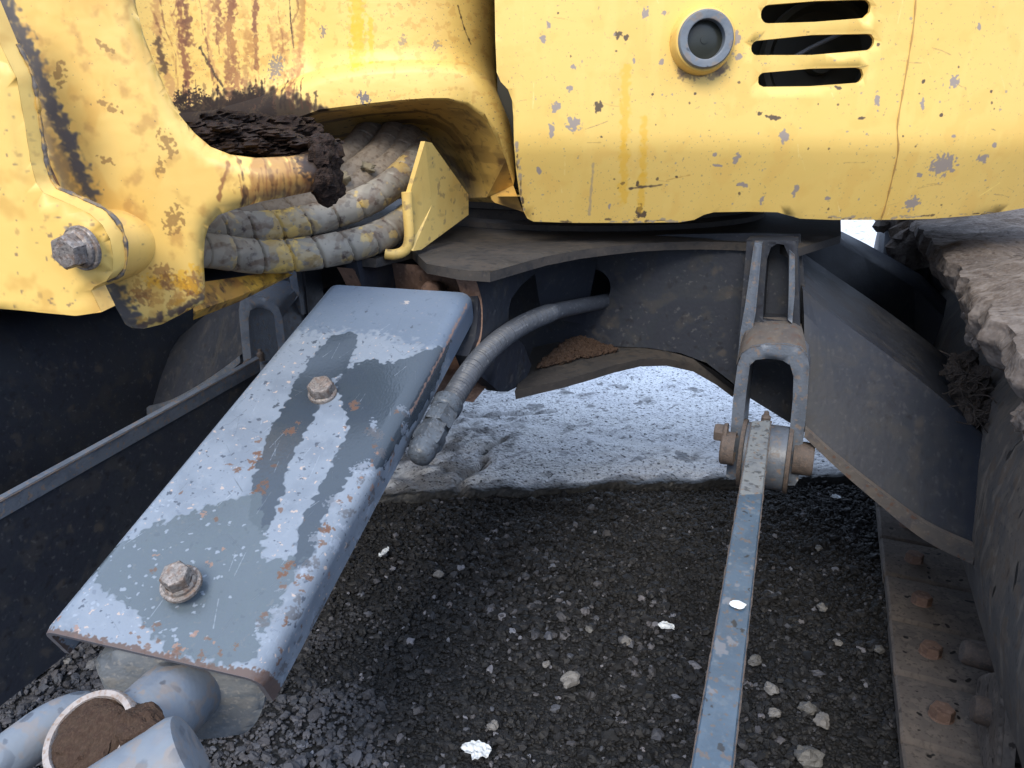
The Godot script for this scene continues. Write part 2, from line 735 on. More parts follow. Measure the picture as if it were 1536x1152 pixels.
	later("soil", [256, 256, Color(0.25, 0.20, 0.17), 0.95, [
		[0.06, 91, 0.45, 0.6, Color(0.22, 0.17, 0.145), 0.8, 0.95],
		[0.12, 92, 0.6, 0.7, Color(0.32, 0.26, 0.22), 0.7, 0.95],
	]], [0.1, 0.0, grit, 0.25])
	later("grease", [256, 256, Color(0.17, 0.135, 0.125), 0.75, [
		[0.05, 95, 0.5, 0.65, Color(0.26, 0.205, 0.18), 0.8, 0.85],
		[0.1, 96, 0.62, 0.7, Color(0.10, 0.085, 0.08), 0.8, 0.5],
	]], [0.1, 0.0, grit, 0.25])
	# track shoes: dusty steel with wet spots
	later("shoe", [384, 384, Color(0.425, 0.395, 0.375), 0.85, [
		[0.01, 101, 0.45, 0.7, Color(0.36, 0.34, 0.33), 0.7, 0.85],
		[0.03, 102, 0.6, 0.7, Color(0.49, 0.45, 0.42), 0.6, 0.9],
		[0.1, 103, 0.66, 0.74, Color(0.30, 0.275, 0.26), 0.6, 0.8],
		[0.03, 104, 0.86, 0.875, Color(0.09, 0.085, 0.085), 0.9, 0.4, Vector2(1, 1), 2],
	]], [0.35, 0.0, grit, 0.08])
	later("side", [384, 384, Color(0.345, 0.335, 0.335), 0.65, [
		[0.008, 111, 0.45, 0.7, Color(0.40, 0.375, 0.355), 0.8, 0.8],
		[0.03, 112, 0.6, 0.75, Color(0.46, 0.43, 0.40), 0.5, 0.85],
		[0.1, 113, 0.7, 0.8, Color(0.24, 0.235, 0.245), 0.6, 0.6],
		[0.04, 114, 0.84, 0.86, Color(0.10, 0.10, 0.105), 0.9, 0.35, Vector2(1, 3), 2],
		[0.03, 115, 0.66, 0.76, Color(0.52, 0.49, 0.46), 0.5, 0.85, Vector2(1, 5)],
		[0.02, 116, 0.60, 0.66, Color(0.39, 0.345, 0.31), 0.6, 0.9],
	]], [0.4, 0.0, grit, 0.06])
	# blue-grey painted steel of cylinder and arm
	later("blue", [384, 384, Color(0.36, 0.42, 0.49), 0.38, [
		[0.01, 121, 0.45, 0.75, Color(0.42, 0.48, 0.56), 0.7, 0.45],
		[0.05, 122, 0.68, 0.74, Color(0.55, 0.54, 0.56), 0.8, 0.5],
		[0.08, 123, 0.72, 0.78, Color(0.42, 0.28, 0.20), 0.8, 0.7],
		[0.03, 124, 0.78, 0.8, Color(0.17, 0.18, 0.2), 0.9, 0.3],
	]], [0.3, 0.0, grit, 0.04])
	later("pale_blue", [256, 256, Color(0.435, 0.465, 0.505), 0.55, [
		[0.015, 131, 0.45, 0.7, Color(0.40, 0.435, 0.485), 0.7, 0.5],
		[0.04, 132, 0.6, 0.7, Color(0.52, 0.46, 0.42), 0.6, 0.7],
		[0.05, 133, 0.84, 0.86, Color(0.26, 0.28, 0.32), 0.9, 0.35, Vector2(1, 1), 1],
	]], [0.22, 0.0, grit, 0.05])
	later("hose", [384, 384, Color(0.50, 0.475, 0.435), 0.55, [
		[0.01, 141, 0.5, 0.7, Color(0.62, 0.59, 0.54), 0.8, 0.6],
		[0.03, 142, 0.60, 0.70, Color(0.38, 0.31, 0.26), 0.8, 0.7],
		[0.016, 143, 0.66, 0.675, Color(0.80, 0.67, 0.36), 0.9, 0.55, Vector2(1, 1), 5],
		[0.06, 144, 0.74, 0.80, Color(0.18, 0.13, 0.13), 0.9, 0.4],
	]], [0.32, 0.0, grit, 0.08])
	later("rubber", [256, 256, Color(0.27, 0.285, 0.315), 0.5, [
		[0.02, 151, 0.5, 0.7, Color(0.31, 0.325, 0.36), 0.7, 0.55],
		[0.09, 152, 0.72, 0.8, Color(0.55, 0.56, 0.58), 0.7, 0.7],
	]], [0.2, 0.0, grit, 0.03])
	later("hose_dark", [256, 256, Color(0.47, 0.43, 0.385), 0.8, [
		[0.03, 145, 0.5, 0.65, Color(0.54, 0.49, 0.43), 0.7, 0.9],
		[0.08, 146, 0.62, 0.7, Color(0.34, 0.29, 0.25), 0.8, 0.8],
	]], [0.2, 0.0, grit, 0.08])
	later("tunnel", [384, 384, Color(0.80, 0.66, 0.36), 0.5, [
		[0.01, 181, 0.45, 0.7, Color(0.72, 0.56, 0.28), 0.7, 0.55],
		[0.025, 182, 0.60, 0.72, Color(0.30, 0.22, 0.15), 0.75, 0.5, Vector2(3, 1)],
		[0.08, 183, 0.72, 0.78, Color(0.24, 0.19, 0.16), 0.8, 0.6],
	]], [0.5, 0.0, grit, 0.05])
	later("plate", [384, 384, Color(0.255, 0.245, 0.24), 0.75, [
		[0.01, 211, 0.4, 0.7, Color(0.30, 0.28, 0.265), 0.7, 0.8],
		[0.05, 212, 0.62, 0.72, Color(0.20, 0.20, 0.21), 0.7, 0.6],
		[0.1, 213, 0.74, 0.8, Color(0.37, 0.34, 0.32), 0.5, 0.9],
	]], [0.4, 0.0, grit, 0.06])
	later("soil_dark", [256, 256, Color(0.22, 0.185, 0.165), 0.95, [
		[0.06, 221, 0.45, 0.6, Color(0.15, 0.13, 0.12), 0.8, 0.95],
		[0.12, 222, 0.6, 0.7, Color(0.31, 0.27, 0.24), 0.8, 0.95],
	]], [0.1, 0.0, grit, 0.25])
	later("fitting", [256, 256, Color(0.29, 0.315, 0.35), 0.45, [
		[0.03, 231, 0.5, 0.65, Color(0.22, 0.235, 0.26), 0.8, 0.35],
		[0.06, 232, 0.66, 0.72, Color(0.42, 0.44, 0.47), 0.8, 0.55],
		[0.08, 233, 0.72, 0.78, Color(0.16, 0.155, 0.16), 0.8, 0.6],
	]], [0.12, 0.0, grit, 0.06])
	later("rusty", [256, 256, Color(0.47, 0.37, 0.32), 0.85, [
		[0.02, 241, 0.45, 0.65, Color(0.39, 0.30, 0.255), 0.8, 0.85],
		[0.08, 242, 0.62, 0.72, Color(0.55, 0.45, 0.39), 0.7, 0.9],
		[0.05, 243, 0.74, 0.80, Color(0.24, 0.20, 0.19), 0.7, 0.8],
	]], [0.2, 0.0, grit, 0.08])
	later("bare", [256, 256, Color(0.46, 0.475, 0.49), 0.5, [
		[0.02, 251, 0.5, 0.7, Color(0.39, 0.41, 0.435), 0.7, 0.45],
		[0.06, 252, 0.68, 0.74, Color(0.24, 0.25, 0.26), 0.8, 0.5],
		[0.07, 253, 0.72, 0.80, Color(0.45, 0.37, 0.31), 0.7, 0.7],
	]], [0.2, 0.0, grit, 0.05])
	later("guard", [256, 256, Color(0.86, 0.73, 0.43), 0.5, [
		[0.01, 185, 0.5, 0.75, Color(0.80, 0.64, 0.33), 0.6, 0.55],
		[0.06, 186, 0.74, 0.79, Color(0.45, 0.38, 0.30), 0.7, 0.7],
	]], [0.3, 0.0, grit, 0.04])
	later("arm", [384, 384, Color(0.265, 0.335, 0.405), 0.36, [
		[0.008, 191, 0.45, 0.75, Color(0.32, 0.39, 0.46), 0.7, 0.42],
		[0.02, 192, 0.70, 0.75, Color(0.47, 0.465, 0.48), 0.8, 0.6],
		[0.05, 198, 0.62, 0.80, Color(0.40, 0.44, 0.48), 0.5, 0.5],
		[0.07, 193, 0.70, 0.77, Color(0.42, 0.34, 0.29), 0.7, 0.7],
		[0.03, 194, 0.79, 0.81, Color(0.15, 0.16, 0.18), 0.9, 0.3],
	]], [0.26, 0.0, grit, 0.04])
	later("cylinder_head", [256, 256, Color(0.40, 0.42, 0.445), 0.65, [
		[0.015, 195, 0.45, 0.65, Color(0.32, 0.345, 0.375), 0.8, 0.6],
		[0.03, 196, 0.60, 0.72, Color(0.46, 0.445, 0.425), 0.6, 0.8],
		[0.1, 197, 0.7, 0.77, Color(0.58, 0.56, 0.54), 0.6, 0.8],
	]], [0.18, 0.0, grit, 0.08])
	later("cup", [256, 256, Color(0.60, 0.57, 0.56), 0.6, [
		[0.02, 198, 0.5, 0.7, Color(0.50, 0.47, 0.46), 0.7, 0.7],
		[0.08, 199, 0.66, 0.74, Color(0.45, 0.34, 0.26), 0.7, 0.8],
	]], [0.1, 0.0, grit, 0.06])
	later("pebble", [256, 256, Color(0.47, 0.46, 0.455), 0.7, [
		[0.03, 201, 0.5, 0.7, Color(0.44, 0.43, 0.425), 0.8, 0.6],
		[0.1, 202, 0.7, 0.78, Color(0.30, 0.29, 0.29), 0.8, 0.6],
	]], [0.05, 0.0, grit, 0.05])
	later("pebble_grey", [256, 256, Color(0.36, 0.355, 0.35), 0.65, [
		[0.03, 203, 0.5, 0.7, Color(0.34, 0.335, 0.33), 0.8, 0.5],
		[0.1, 204, 0.7, 0.78, Color(0.58, 0.57, 0.56), 0.8, 0.7],
	]], [0.05, 0.0, grit, 0.05])
	M.tape = plain(Color(0.46, 0.42, 0.34), 0.85)
	M.black = plain(Color(0.10, 0.10, 0.105), 0.6)
	M.inside = plain(Color(0.20, 0.20, 0.185), 0.6)
	M.chrome = plain(Color(0.50, 0.52, 0.56), 0.35)
	M.white_scrap = plain(Color(0.86, 0.88, 0.90), 0.7)

	# pale concrete, blotched with dark grit
	later("concrete", [1024, 1024, Color(0.86, 0.86, 0.865), 0.6, [
		[0.004, 161, 0.4, 0.7, Color(0.80, 0.80, 0.815), 0.8, 0.5],
		[0.03, 162, 0.60, 0.70, Color(0.66, 0.66, 0.68), 0.5, 0.6],
		[0.12, 163, 0.64, 0.72, Color(0.46, 0.46, 0.49), 0.7, 0.7],
		[0.06, 164, 0.70, 0.74, Color(0.12, 0.12, 0.13), 0.9, 0.8],
		[0.009, 165, 0.72, 0.80, Color(0.24, 0.235, 0.24), 0.8, 0.4],
	]], [0.9, 0.0, bump_image(512, 512, [[0.04, 0.4], [0.15, 0.6]], 19), 0.5])
	later("dirt", [384, 384, Color(0.09, 0.092, 0.105), 0.7, [
		[0.02, 171, 0.45, 0.7, Color(0.125, 0.125, 0.13), 0.7, 0.8],
		[0.1, 172, 0.55, 0.7, Color(0.09, 0.09, 0.095), 0.8, 0.6],
		[0.16, 173, 0.76, 0.82, Color(0.26, 0.26, 0.27), 0.6, 0.8],
	]], [0.3, 0.0, grit, 0.5])
	finish_queue()
	M.concrete.vertex_color_use_as_albedo = true
	for k in ["frame", "plate", "side", "mud", "soil", "shoe", "grease"]:
		M[k].metallic_specular = 0.4 if k == "frame" else 0.25
	M.stone = StandardMaterial3D.new()
	M.stone.vertex_color_use_as_albedo = true
	M.stone.roughness = 0.7
	M.stone.albedo_color = Color.WHITE

# ------------------------------------------------------------------ ground

func slab_edge(x: float) -> float:
	# the front edge of the concrete runs askew to the machine
	return -1.645 - 0.53 * x + 0.006 * sin(x * 23.0) + 0.003 * sin(x * 61.0 + 1.0)


func ground_height(x: float, z: float, nz: FastNoiseLite) -> float:
	return 0.012 * nz.get_noise_2d(x * 30.0, z * 30.0) + 0.006 * nz.get_noise_2d(x * 110.0, z * 110.0)


func build_ground():
	var nz := FastNoiseLite.new()
	nz.seed = 4
	nz.frequency = 0.1
	# one sheet of dark earth out to the horizon, fine near the machine
	var xs := [-120.0, -40.0, -12.0, -5.0, -3.0]
	for i in 101:
		xs.append(-2.0 + i * 0.03)
	xs.append_array([1.6, 3.0, 8.0, 40.0, 120.0])
	var zs := [-120.0, -50.0, -20.0, -8.0, -4.0]
	for i in 101:
		zs.append(-2.6 + i * 0.03)
	zs.append_array([0.8, 2.0, 6.0, 30.0, 100.0])
	var mb := MB.new()
	var rows := []
	for z in zs:
		var row := []
		for x in xs:
			row.append(Vector3(x, ground_height(x, z, nz) - 0.006, z))
		rows.append(row)
	loft(mb, rows)
	solo("ground", mb, M.dirt, Vector3.ZERO, "dark damp earth under and around the excavator", "ground", Transform3D.IDENTITY, "", "structure", 80.0)
	# pale concrete beyond the gravel, its front edge broken
	mb = MB.new()
	rows = []
	var back := [0.0, 0.004]
	var s := 0.012
	while s < 1.3:
		back.append(s)
		s += 0.0125
	back.append_array([1.6, 2.2, 3.5, 6.0, 12.0, 30.0, 80.0])
	var cx := [-40.0, -12.0, -6.0, -4.0]
	for i in 30:
		cx.append(-2.4 + i * 0.04)
	for i in 150:
		cx.append(-1.2 + i * 0.0105)
	for i in 14:
		cx.append(0.40 + i * 0.08)
	cx.append_array([1.6, 3.0, 8.0, 30.0])
	for k in back.size():
		var row := []
		for x in cx:
			var d: float = back[k]
			var z := slab_edge(x) - d
			var y := 0.012 + 0.0035 * nz.get_noise_2d(x * 28.0, z * 28.0) + 0.006 * nz.get_noise_2d(x * 130.0, z * 130.0) 
			# a rougher, broken corner and a crack across the slab
			var rough := smoothstep(-0.60, -0.80, x) * smoothstep(0.75, 0.4, d)
			y += rough * 0.014 * nz.get_noise_2d(x * 190.0 + 50.0, z * 190.0)
			var c1 := absf(x + 0.655 + 0.10 * d + 0.012 * sin(z * 40.0))
			if d < 0.33:
				y -= 0.016 * smoothstep(0.014, 0.003, c1)
			if absf(d - 0.52 - 0.008 * sin(x * 50.0)) < 0.012 and x < -0.62:
				y -= 0.008
			if k == 0:
				y = -0.012
			elif k == 1:
				y *= 0.8
			row.append(Vector3(x, y, z))
		rows.append(row)
	loft(mb, rows)
	var grime := FastNoiseLite.new()
	grime.seed = 77
	grime.frequency = 0.1
	grime.fractal_octaves = 5
	for q in mb.v:
		var d := slab_edge(q.x) - q.z
		var n1 := grime.get_noise_2d(q.x * 90.0, q.z * 90.0)
		var n2 := grime.get_noise_2d(q.x * 260.0 + 40.0, q.z * 260.0)
		var near_edge := 1.1 - d * 22.0
		var corner := 0.60 - maxf(0.0, q.x + 0.68) * 5.0 - d * 1.4
		var k := maxf(near_edge, corner) + n1 * 1.1 + n2 * 0.7
		var dirt := smoothstep(0.18, 0.42, k) * 0.8
		dirt = maxf(dirt, smoothstep(0.42, 0.55, n1 + n2 * 0.6) * 0.7)
		var c1 := absf(q.x + 0.655 + 0.10 * d + 0.012 * sin(q.z * 40.0)) + 0.006 * n2
		if d < 0.33:
			dirt = maxf(dirt, 0.8 * smoothstep(0.013, 0.004, c1))
		if q.x < -0.62:
			dirt = maxf(dirt, 0.75 * smoothstep(0.010, 0.003, absf(d - 0.52 - 0.008 * sin(q.x * 50.0)) + 0.004 * n2))
		# wet earth clings to the broken edge
		var earth := smoothstep(0.030, 0.014, d + 0.014 * n2 + 0.006 * n1)
		mb.c.append(Color(1, 1, 1).lerp(Color(0.16, 0.155, 0.155), dirt).lerp(Color(0.035, 0.034, 0.034), earth))
	solo("concrete_slab", mb, M.concrete, Vector3(-0.4, 0, -2.2), "pale speckled concrete slab with a broken front edge", "concrete slab", Transform3D.IDENTITY, "", "structure", 60.0)
	build_gravel(nz)


func stone_mesh(sd: int, flat: float) -> ArrayMesh:
	var mb := MB.new()
	lump(mb, Vector3.ZERO, Vector3(1.0, flat, 0.82), 0.75, 0.085, sd, 5, Basis(Vector3(0.3, 1, 0.2).normalized(), sd))
	var m := mb.mesh(Vector3.ZERO, 24.0)
	m.surface_set_material(0, M.stone)
	return m


func build_gravel(nz: FastNoiseLite):
	var root := Node3D.new()
	root.name = "gravel"
	add_child(root)
	tag(root, "dark wet gravel spread over the ground between the tracks", "gravel", "", "stuff")
	var dens := FastNoiseLite.new()
	dens.seed = 31
	dens.frequency = 0.02
	var n := 15000
	var dry := FastNoiseLite.new()
	dry.seed = 91
	dry.frequency = 0.1
	for k in 5:
		var mm := MultiMesh.new()
		mm.transform_format = MultiMesh.TRANSFORM_3D
		mm.use_colors = true
		mm.mesh = stone_mesh(200 + k, [0.62, 0.5, 0.7, 0.45, 0.6][k])
		mm.instance_count = n
		for i in n:
			var x := 0.0
			var z := 0.0
			for tries in 30:
				x = rng.randf_range(-1.40, 0.70)
				z = rng.randf_range(-1.95, -0.28)
				if z > slab_edge(x) + 0.004 * rng.randf_range(-1, 1):
					break
			# finer fines in some patches, coarser stone in others
			var coarse := smoothstep(-0.25, 0.35, dry.get_noise_2d(x * 22.0, z * 22.0) + (z + 1.0) * 0.6)
			var pick := rng.randf()
			var r := lerpf(0.0018, 0.0042, rng.randf())
			if pick > lerpf(0.93, 0.76, coarse):
				r = lerpf(0.004, 0.0085, rng.randf())
			if pick > 0.99:
				r = lerpf(0.007, 0.0115, pow(rng.randf(), 2.0))
			var b := Basis(Vector3(rng.randf_range(-1, 1), rng.randf_range(-0.3, 0.3), rng.randf_range(-1, 1)).normalized(), rng.randf_range(-0.55, 0.55)) * Basis(Vector3.UP, rng.randf() * TAU)
			b = b.scaled(Vector3(r * rng.randf_range(0.85, 1.2), r * rng.randf_range(0.7, 1.1), r))
			mm.set_instance_transform(i, Transform3D(b, Vector3(x, ground_height(x, z, nz) - 0.004 + r * rng.randf_range(-0.1, 0.5), z)))
			# dry dusty patches; stones also coloured paler at the front for stronger light
			var dusty := smoothstep(0.10, 0.40, dry.get_noise_2d(x * 16.0 + 90.0, z * 16.0) + (z + 0.68) * 1.3 + maxf(0.0, -0.72 - x) * 2.5)
			var g := lerpf(rng.randf_range(0.005, 0.016), rng.randf_range(0.04, 0.085), dusty)
			var pale := rng.randf()
			if pale > lerpf(0.994, 0.976, coarse):
				g = rng.randf_range(0.09, 0.20)
			elif pale > lerpf(0.96, 0.86, coarse):
				g = rng.randf_range(0.03, 0.09)
			var warm := rng.randf_range(-0.06, 0.06)
			mm.set_instance_color(i, Color(g * (1.0 + warm), g * 1.01, g * (1.18 - warm)))
		var o := MultiMeshInstance3D.new()
		o.name = numbered(root, "stones")
		o.multimesh = mm
		o.set_meta("kind", "stuff")
		root.add_child(o, true)


# ------------------------------------------------------------------ undercarriage

const MIRROR := -0.90   # the frame's left side is its right side mirrored: x -> MIRROR - x

func mir(p: Vector3, on: bool) -> Vector3:
	return Vector3(MIRROR - p.x, p.y, p.z) if on else p


func build_undercarriage():
	var t := thing("undercarriage_frame", "dark grey steel undercarriage frame with an arched front plate and two splayed legs", "undercarriage", Vector3(-0.45, 0.3, -1.4))
	# top plate with its curved front edge
	var mb := MB.new()
	var plate := [Vector2(-0.4243, -0.7873), Vector2(-0.3704, -0.7638), Vector2(-0.3345, -0.7641), Vector2(-0.3262, -0.8217), Vector2(-0.315, -0.8929), Vector2(-0.2926, -0.9581), Vector2(-0.2626, -1.011), Vector2(-0.2357, -1.051), Vector2(-0.2046, -1.078), Vector2(-0.1629, -1.103), Vector2(-0.1189, -1.113), Vector2(-0.0877, -1.111), Vector2(-0.0623, -1.121), Vector2(-0.0393, -1.06)]
	plate.append_array([Vector2(0.02, -1.25), Vector2(0.02, -1.75), Vector2(-0.1, -1.95), Vector2(-0.8, -1.95), Vector2(-0.92, -1.75), Vector2(-0.92, -1.12), Vector2(-0.80, -1.10), Vector2(-0.66, -1.02), Vector2(-0.56, -0.90), Vector2(-0.54, -0.80), Vector2(-0.50, -0.80), Vector2(-0.495, -0.88)])
	sheet(mb, plate, [], 0.04, 0.014, 0.003, func(p, d): return Vector3(p.x, 0.58 - d, p.y))
	part("top_plate", mb, M.plate, t)
	# arched front plate with the round cable hole
	mb = MB.new()
	var front := [Vector2(-0.7045, 0.5284), Vector2(-0.5307, 0.5422), Vector2(-0.417, 0.5524), Vector2(-0.3114, 0.5698), Vector2(-0.2129, 0.5822), Vector2(-0.0982, 0.5893), Vector2(-0.0333, 0.5905), Vector2(-0.0102, 0.4746), Vector2(0.0085, 0.3067), Vector2(-0.0763, 0.3507), Vector2(-0.1067, 0.3737), Vector2(-0.1423, 0.3974), Vector2(-0.1822, 0.4085), Vector2(-0.2327, 0.4116), Vector2(-0.2843, 0.4084), Vector2(-0.3269, 0.4062), Vector2(-0.365, 0.3958), Vector2(-0.4154, 0.375), Vector2(-0.5345, 0.354), Vector2(-0.7175, 0.3275)]
	var hole := []
	var hc := Vector2(-0.3203, 0.498)
	for k in 24:
		hole.append(hc + Vector2(cos(TAU * k / 24), sin(TAU * k / 24)) * 0.0275)
	sheet(mb, front, [hole], 0.03, 0.014, 0.002, at_z(-1.12))
	part("front_plate", mb, M.frame, t)
	# lower flange of the arch, wide beside the bracket and narrow towards the clevis
	mb = MB.new()
	var fa := [Vector3(-0.3524, 0.4052, -0.8814), Vector3(-0.3339, 0.4079, -0.9011), Vector3(-0.3084, 0.4093, -0.9346), Vector3(-0.2818, 0.4128, -0.9692), Vector3(-0.2565, 0.4147, -1.014), Vector3(-0.229, 0.4145, -1.059), Vector3(-0.1969, 0.4099, -1.093), Vector3(-0.1625, 0.3959, -1.125), Vector3(-0.129, 0.374, -1.142), Vector3(-0.1044, 0.3527, -1.156)]
	var fb := [Vector3(-0.4174, 0.3936, -1.125), Vector3(-0.378, 0.4063, -1.125), Vector3(-0.3448, 0.4053, -1.125), Vector3(-0.3122, 0.4054, -1.125), Vector3(-0.2803, 0.4065, -1.125), Vector3(-0.244, 0.4102, -1.125), Vector3(-0.2032, 0.4092, -1.125), Vector3(-0.1629, 0.401, -1.125), Vector3(-0.1275, 0.3843, -1.125), Vector3(-0.1019, 0.3666, -1.125)]
	var fc := []
	var fd := []
	for i in fa.size():
		fa[i] = fa[i] + Vector3(0, -0.004, 0)
		fc.append(fa[i] + Vector3(0, -0.012, -0.004))
		fd.append(fb[i] + Vector3(0, -0.014, -0.1))
	loft(mb, [fb, fa, fc, fd])
	part("lower_flange", mb, M.plate, t)
	# rear plate and floor close the centre section
	mb = MB.new()
	sheet(mb, [Vector2(-0.82, 0.57), Vector2(-0.08, 0.57), Vector2(-0.06, 0.42), Vector2(-0.2, 0.46), Vector2(-0.7, 0.46), Vector2(-0.84, 0.42)], [], 0.06, 0.014, 0.0, at_z(-1.86))
	part("rear_plate", mb, M.frame, t)
	mb = MB.new()
	loft(mb, [[Vector3(-0.84, 0.45, -1.14), Vector3(-0.06, 0.45, -1.14)], [Vector3(-0.84, 0.462, -1.85), Vector3(-0.06, 0.462, -1.85)]])
	part("belly_plate", mb, M.frame, t)
	# slewing ring between frame and house
	mb = MB.new()
	lathe(mb, Vector3(-0.45, 0.581, -1.45), Vector3.UP, [Vector2(0.345, 0), Vector2(0.345, 0.008), Vector2(0.335, 0.012), Vector2(0.325, 0.012), Vector2(0.325, 0.026), Vector2(0.332, 0.028), Vector2(0.332, 0.05), Vector2(0.2, 0.05)], 72)
	part("slewing_ring", mb, M.plate, t)
	for side in [false, true]:
		build_bracket_side(t, side)
		build_clevis(t, side)
		build_leg(t, side)
		build_rear_leg(t, side)
	# cavity of the cylinder bracket: brown dusty inside
	mb = MB.new()
	loft(mb, [[Vector3(-0.53, 0.56, -0.87), Vector3(-0.374, 0.56, -0.87)], [Vector3(-0.53, 0.42, -0.90), Vector3(-0.374, 0.42, -0.90)]])
	loft(mb, [[Vector3(-0.525, 0.575, -0.79), Vector3(-0.525, 0.575, -0.87)], [Vector3(-0.525, 0.42, -0.80), Vector3(-0.525, 0.42, -0.90)]])
	loft(mb, [[Vector3(-0.53, 0.43, -0.90), Vector3(-0.374, 0.43, -0.90)], [Vector3(-0.53, 0.41, -0.80), Vector3(-0.374, 0.41, -0.80)]])
	part("bracket_back", mb, M.rusty, t)
	mb = MB.new()
	lathe(mb, Vector3(-0.445, 0.535, -0.835), Vector3(0.3, 0.2, 1), [Vector2(0.013, -0.05), Vector2(0.013, 0.0), Vector2(0.010, 0.004), Vector2(0, 0.004)], 20)
	part("pin_stop", mb, M.rusty, t)


func build_bracket_side(t: Node3D, left: bool):
	# side plate of the cylinder bracket, notched behind so that the front plate shows
	var mb := MB.new()
	var o := [Vector2(-0.787, 0.5793), Vector2(-0.8225, 0.5748), Vector2(-0.8955, 0.568), Vector2(-0.9993, 0.5409), Vector2(-0.9306, 0.5315), Vector2(-0.8956, 0.5205), Vector2(-0.8843, 0.5038), Vector2(-0.891, 0.4832), Vector2(-0.9442, 0.445), Vector2(-0.9709, 0.4112), Vector2(-0.9451, 0.3924), Vector2(-0.8841, 0.3989), Vector2(-0.8549, 0.408), Vector2(-0.7792, 0.4578), Vector2(-0.7653, 0.4784), Vector2(-0.7841, 0.4934), Vector2(-0.7923, 0.5153), Vector2(-0.7935, 0.554)]
	var f := func(p: Vector2, d: float) -> Vector3:
		return mir(Vector3(-0.36 - d, p.y, p.x), left)
	sheet(mb, o, [], 0.02, 0.02, 0.003, f)
	part("bracket_plate", mb, M.frame, t)
	# the worn rounded lug on the plate's front edge
	mb = MB.new()
	var front_edge := []
	var rear_edge := []
	for q in [Vector2(-0.7831, 0.5676), Vector2(-0.7935, 0.5536), Vector2(-0.8022, 0.5364), Vector2(-0.8033, 0.5124), Vector2(-0.7969, 0.4914), Vector2(-0.7778, 0.4769)]:
		front_edge.append(mir(Vector3(-0.359, q.y, q.x + 0.006), left))
		rear_edge.append(mir(Vector3(-0.383, q.y, q.x + 0.008), left))
	loft(mb, [spline(front_edge, 4), spline(rear_edge, 4)])
	part("bracket_lug", mb, M.rusty, t)
	# gusset closing from the notch back to the front plate
	mb = MB.new()
	loft(mb, [[mir(Vector3(-0.366, 0.56, -0.98), left), mir(Vector3(-0.31, 0.56, -1.115), left)], [mir(Vector3(-0.366, 0.47, -1.02), left), mir(Vector3(-0.33, 0.44, -1.115), left)]])
	part("gusset", mb, M.frame, t)


func build_rear_leg(t: Node3D, left: bool):
	var a := [Vector3(-0.1454, 0.5417, -1.58), Vector3(-0.0698, 0.5544, -1.637), Vector3(-0.0024, 0.5462, -1.707), Vector3(0.0784, 0.5049, -1.748), Vector3(0.1835, 0.4516, -1.738), Vector3(0.2451, 0.3997, -1.688)]
	var b := [Vector3(-0.139, 0.526, -1.532), Vector3(-0.0612, 0.5368, -1.578), Vector3(0.0007, 0.5281, -1.634), Vector3(0.0736, 0.488, -1.672), Vector3(0.1699, 0.4362, -1.659), Vector3(0.2282, 0.3865, -1.62)]
	var c := [Vector3(-0.1159, 0.3361, -1.474), Vector3(-0.036, 0.3388, -1.496), Vector3(0.026, 0.3268, -1.517), Vector3(0.0962, 0.2881, -1.543), Vector3(0.1898, 0.2433, -1.554), Vector3(0.2462, 0.2064, -1.53)]
	var rows := [[], [], [], []]
	for i in a.size():
		rows[0].append(mir(a[i] + Vector3(0, -0.05, -0.25), left))
		rows[1].append(mir(a[i], left))
		rows[2].append(mir(b[i], left))
		rows[3].append(mir(c[i], left))
	var mb := MB.new()
	loft(mb, rows)
	part("rear_leg", mb, M.frame, t, 50.0)


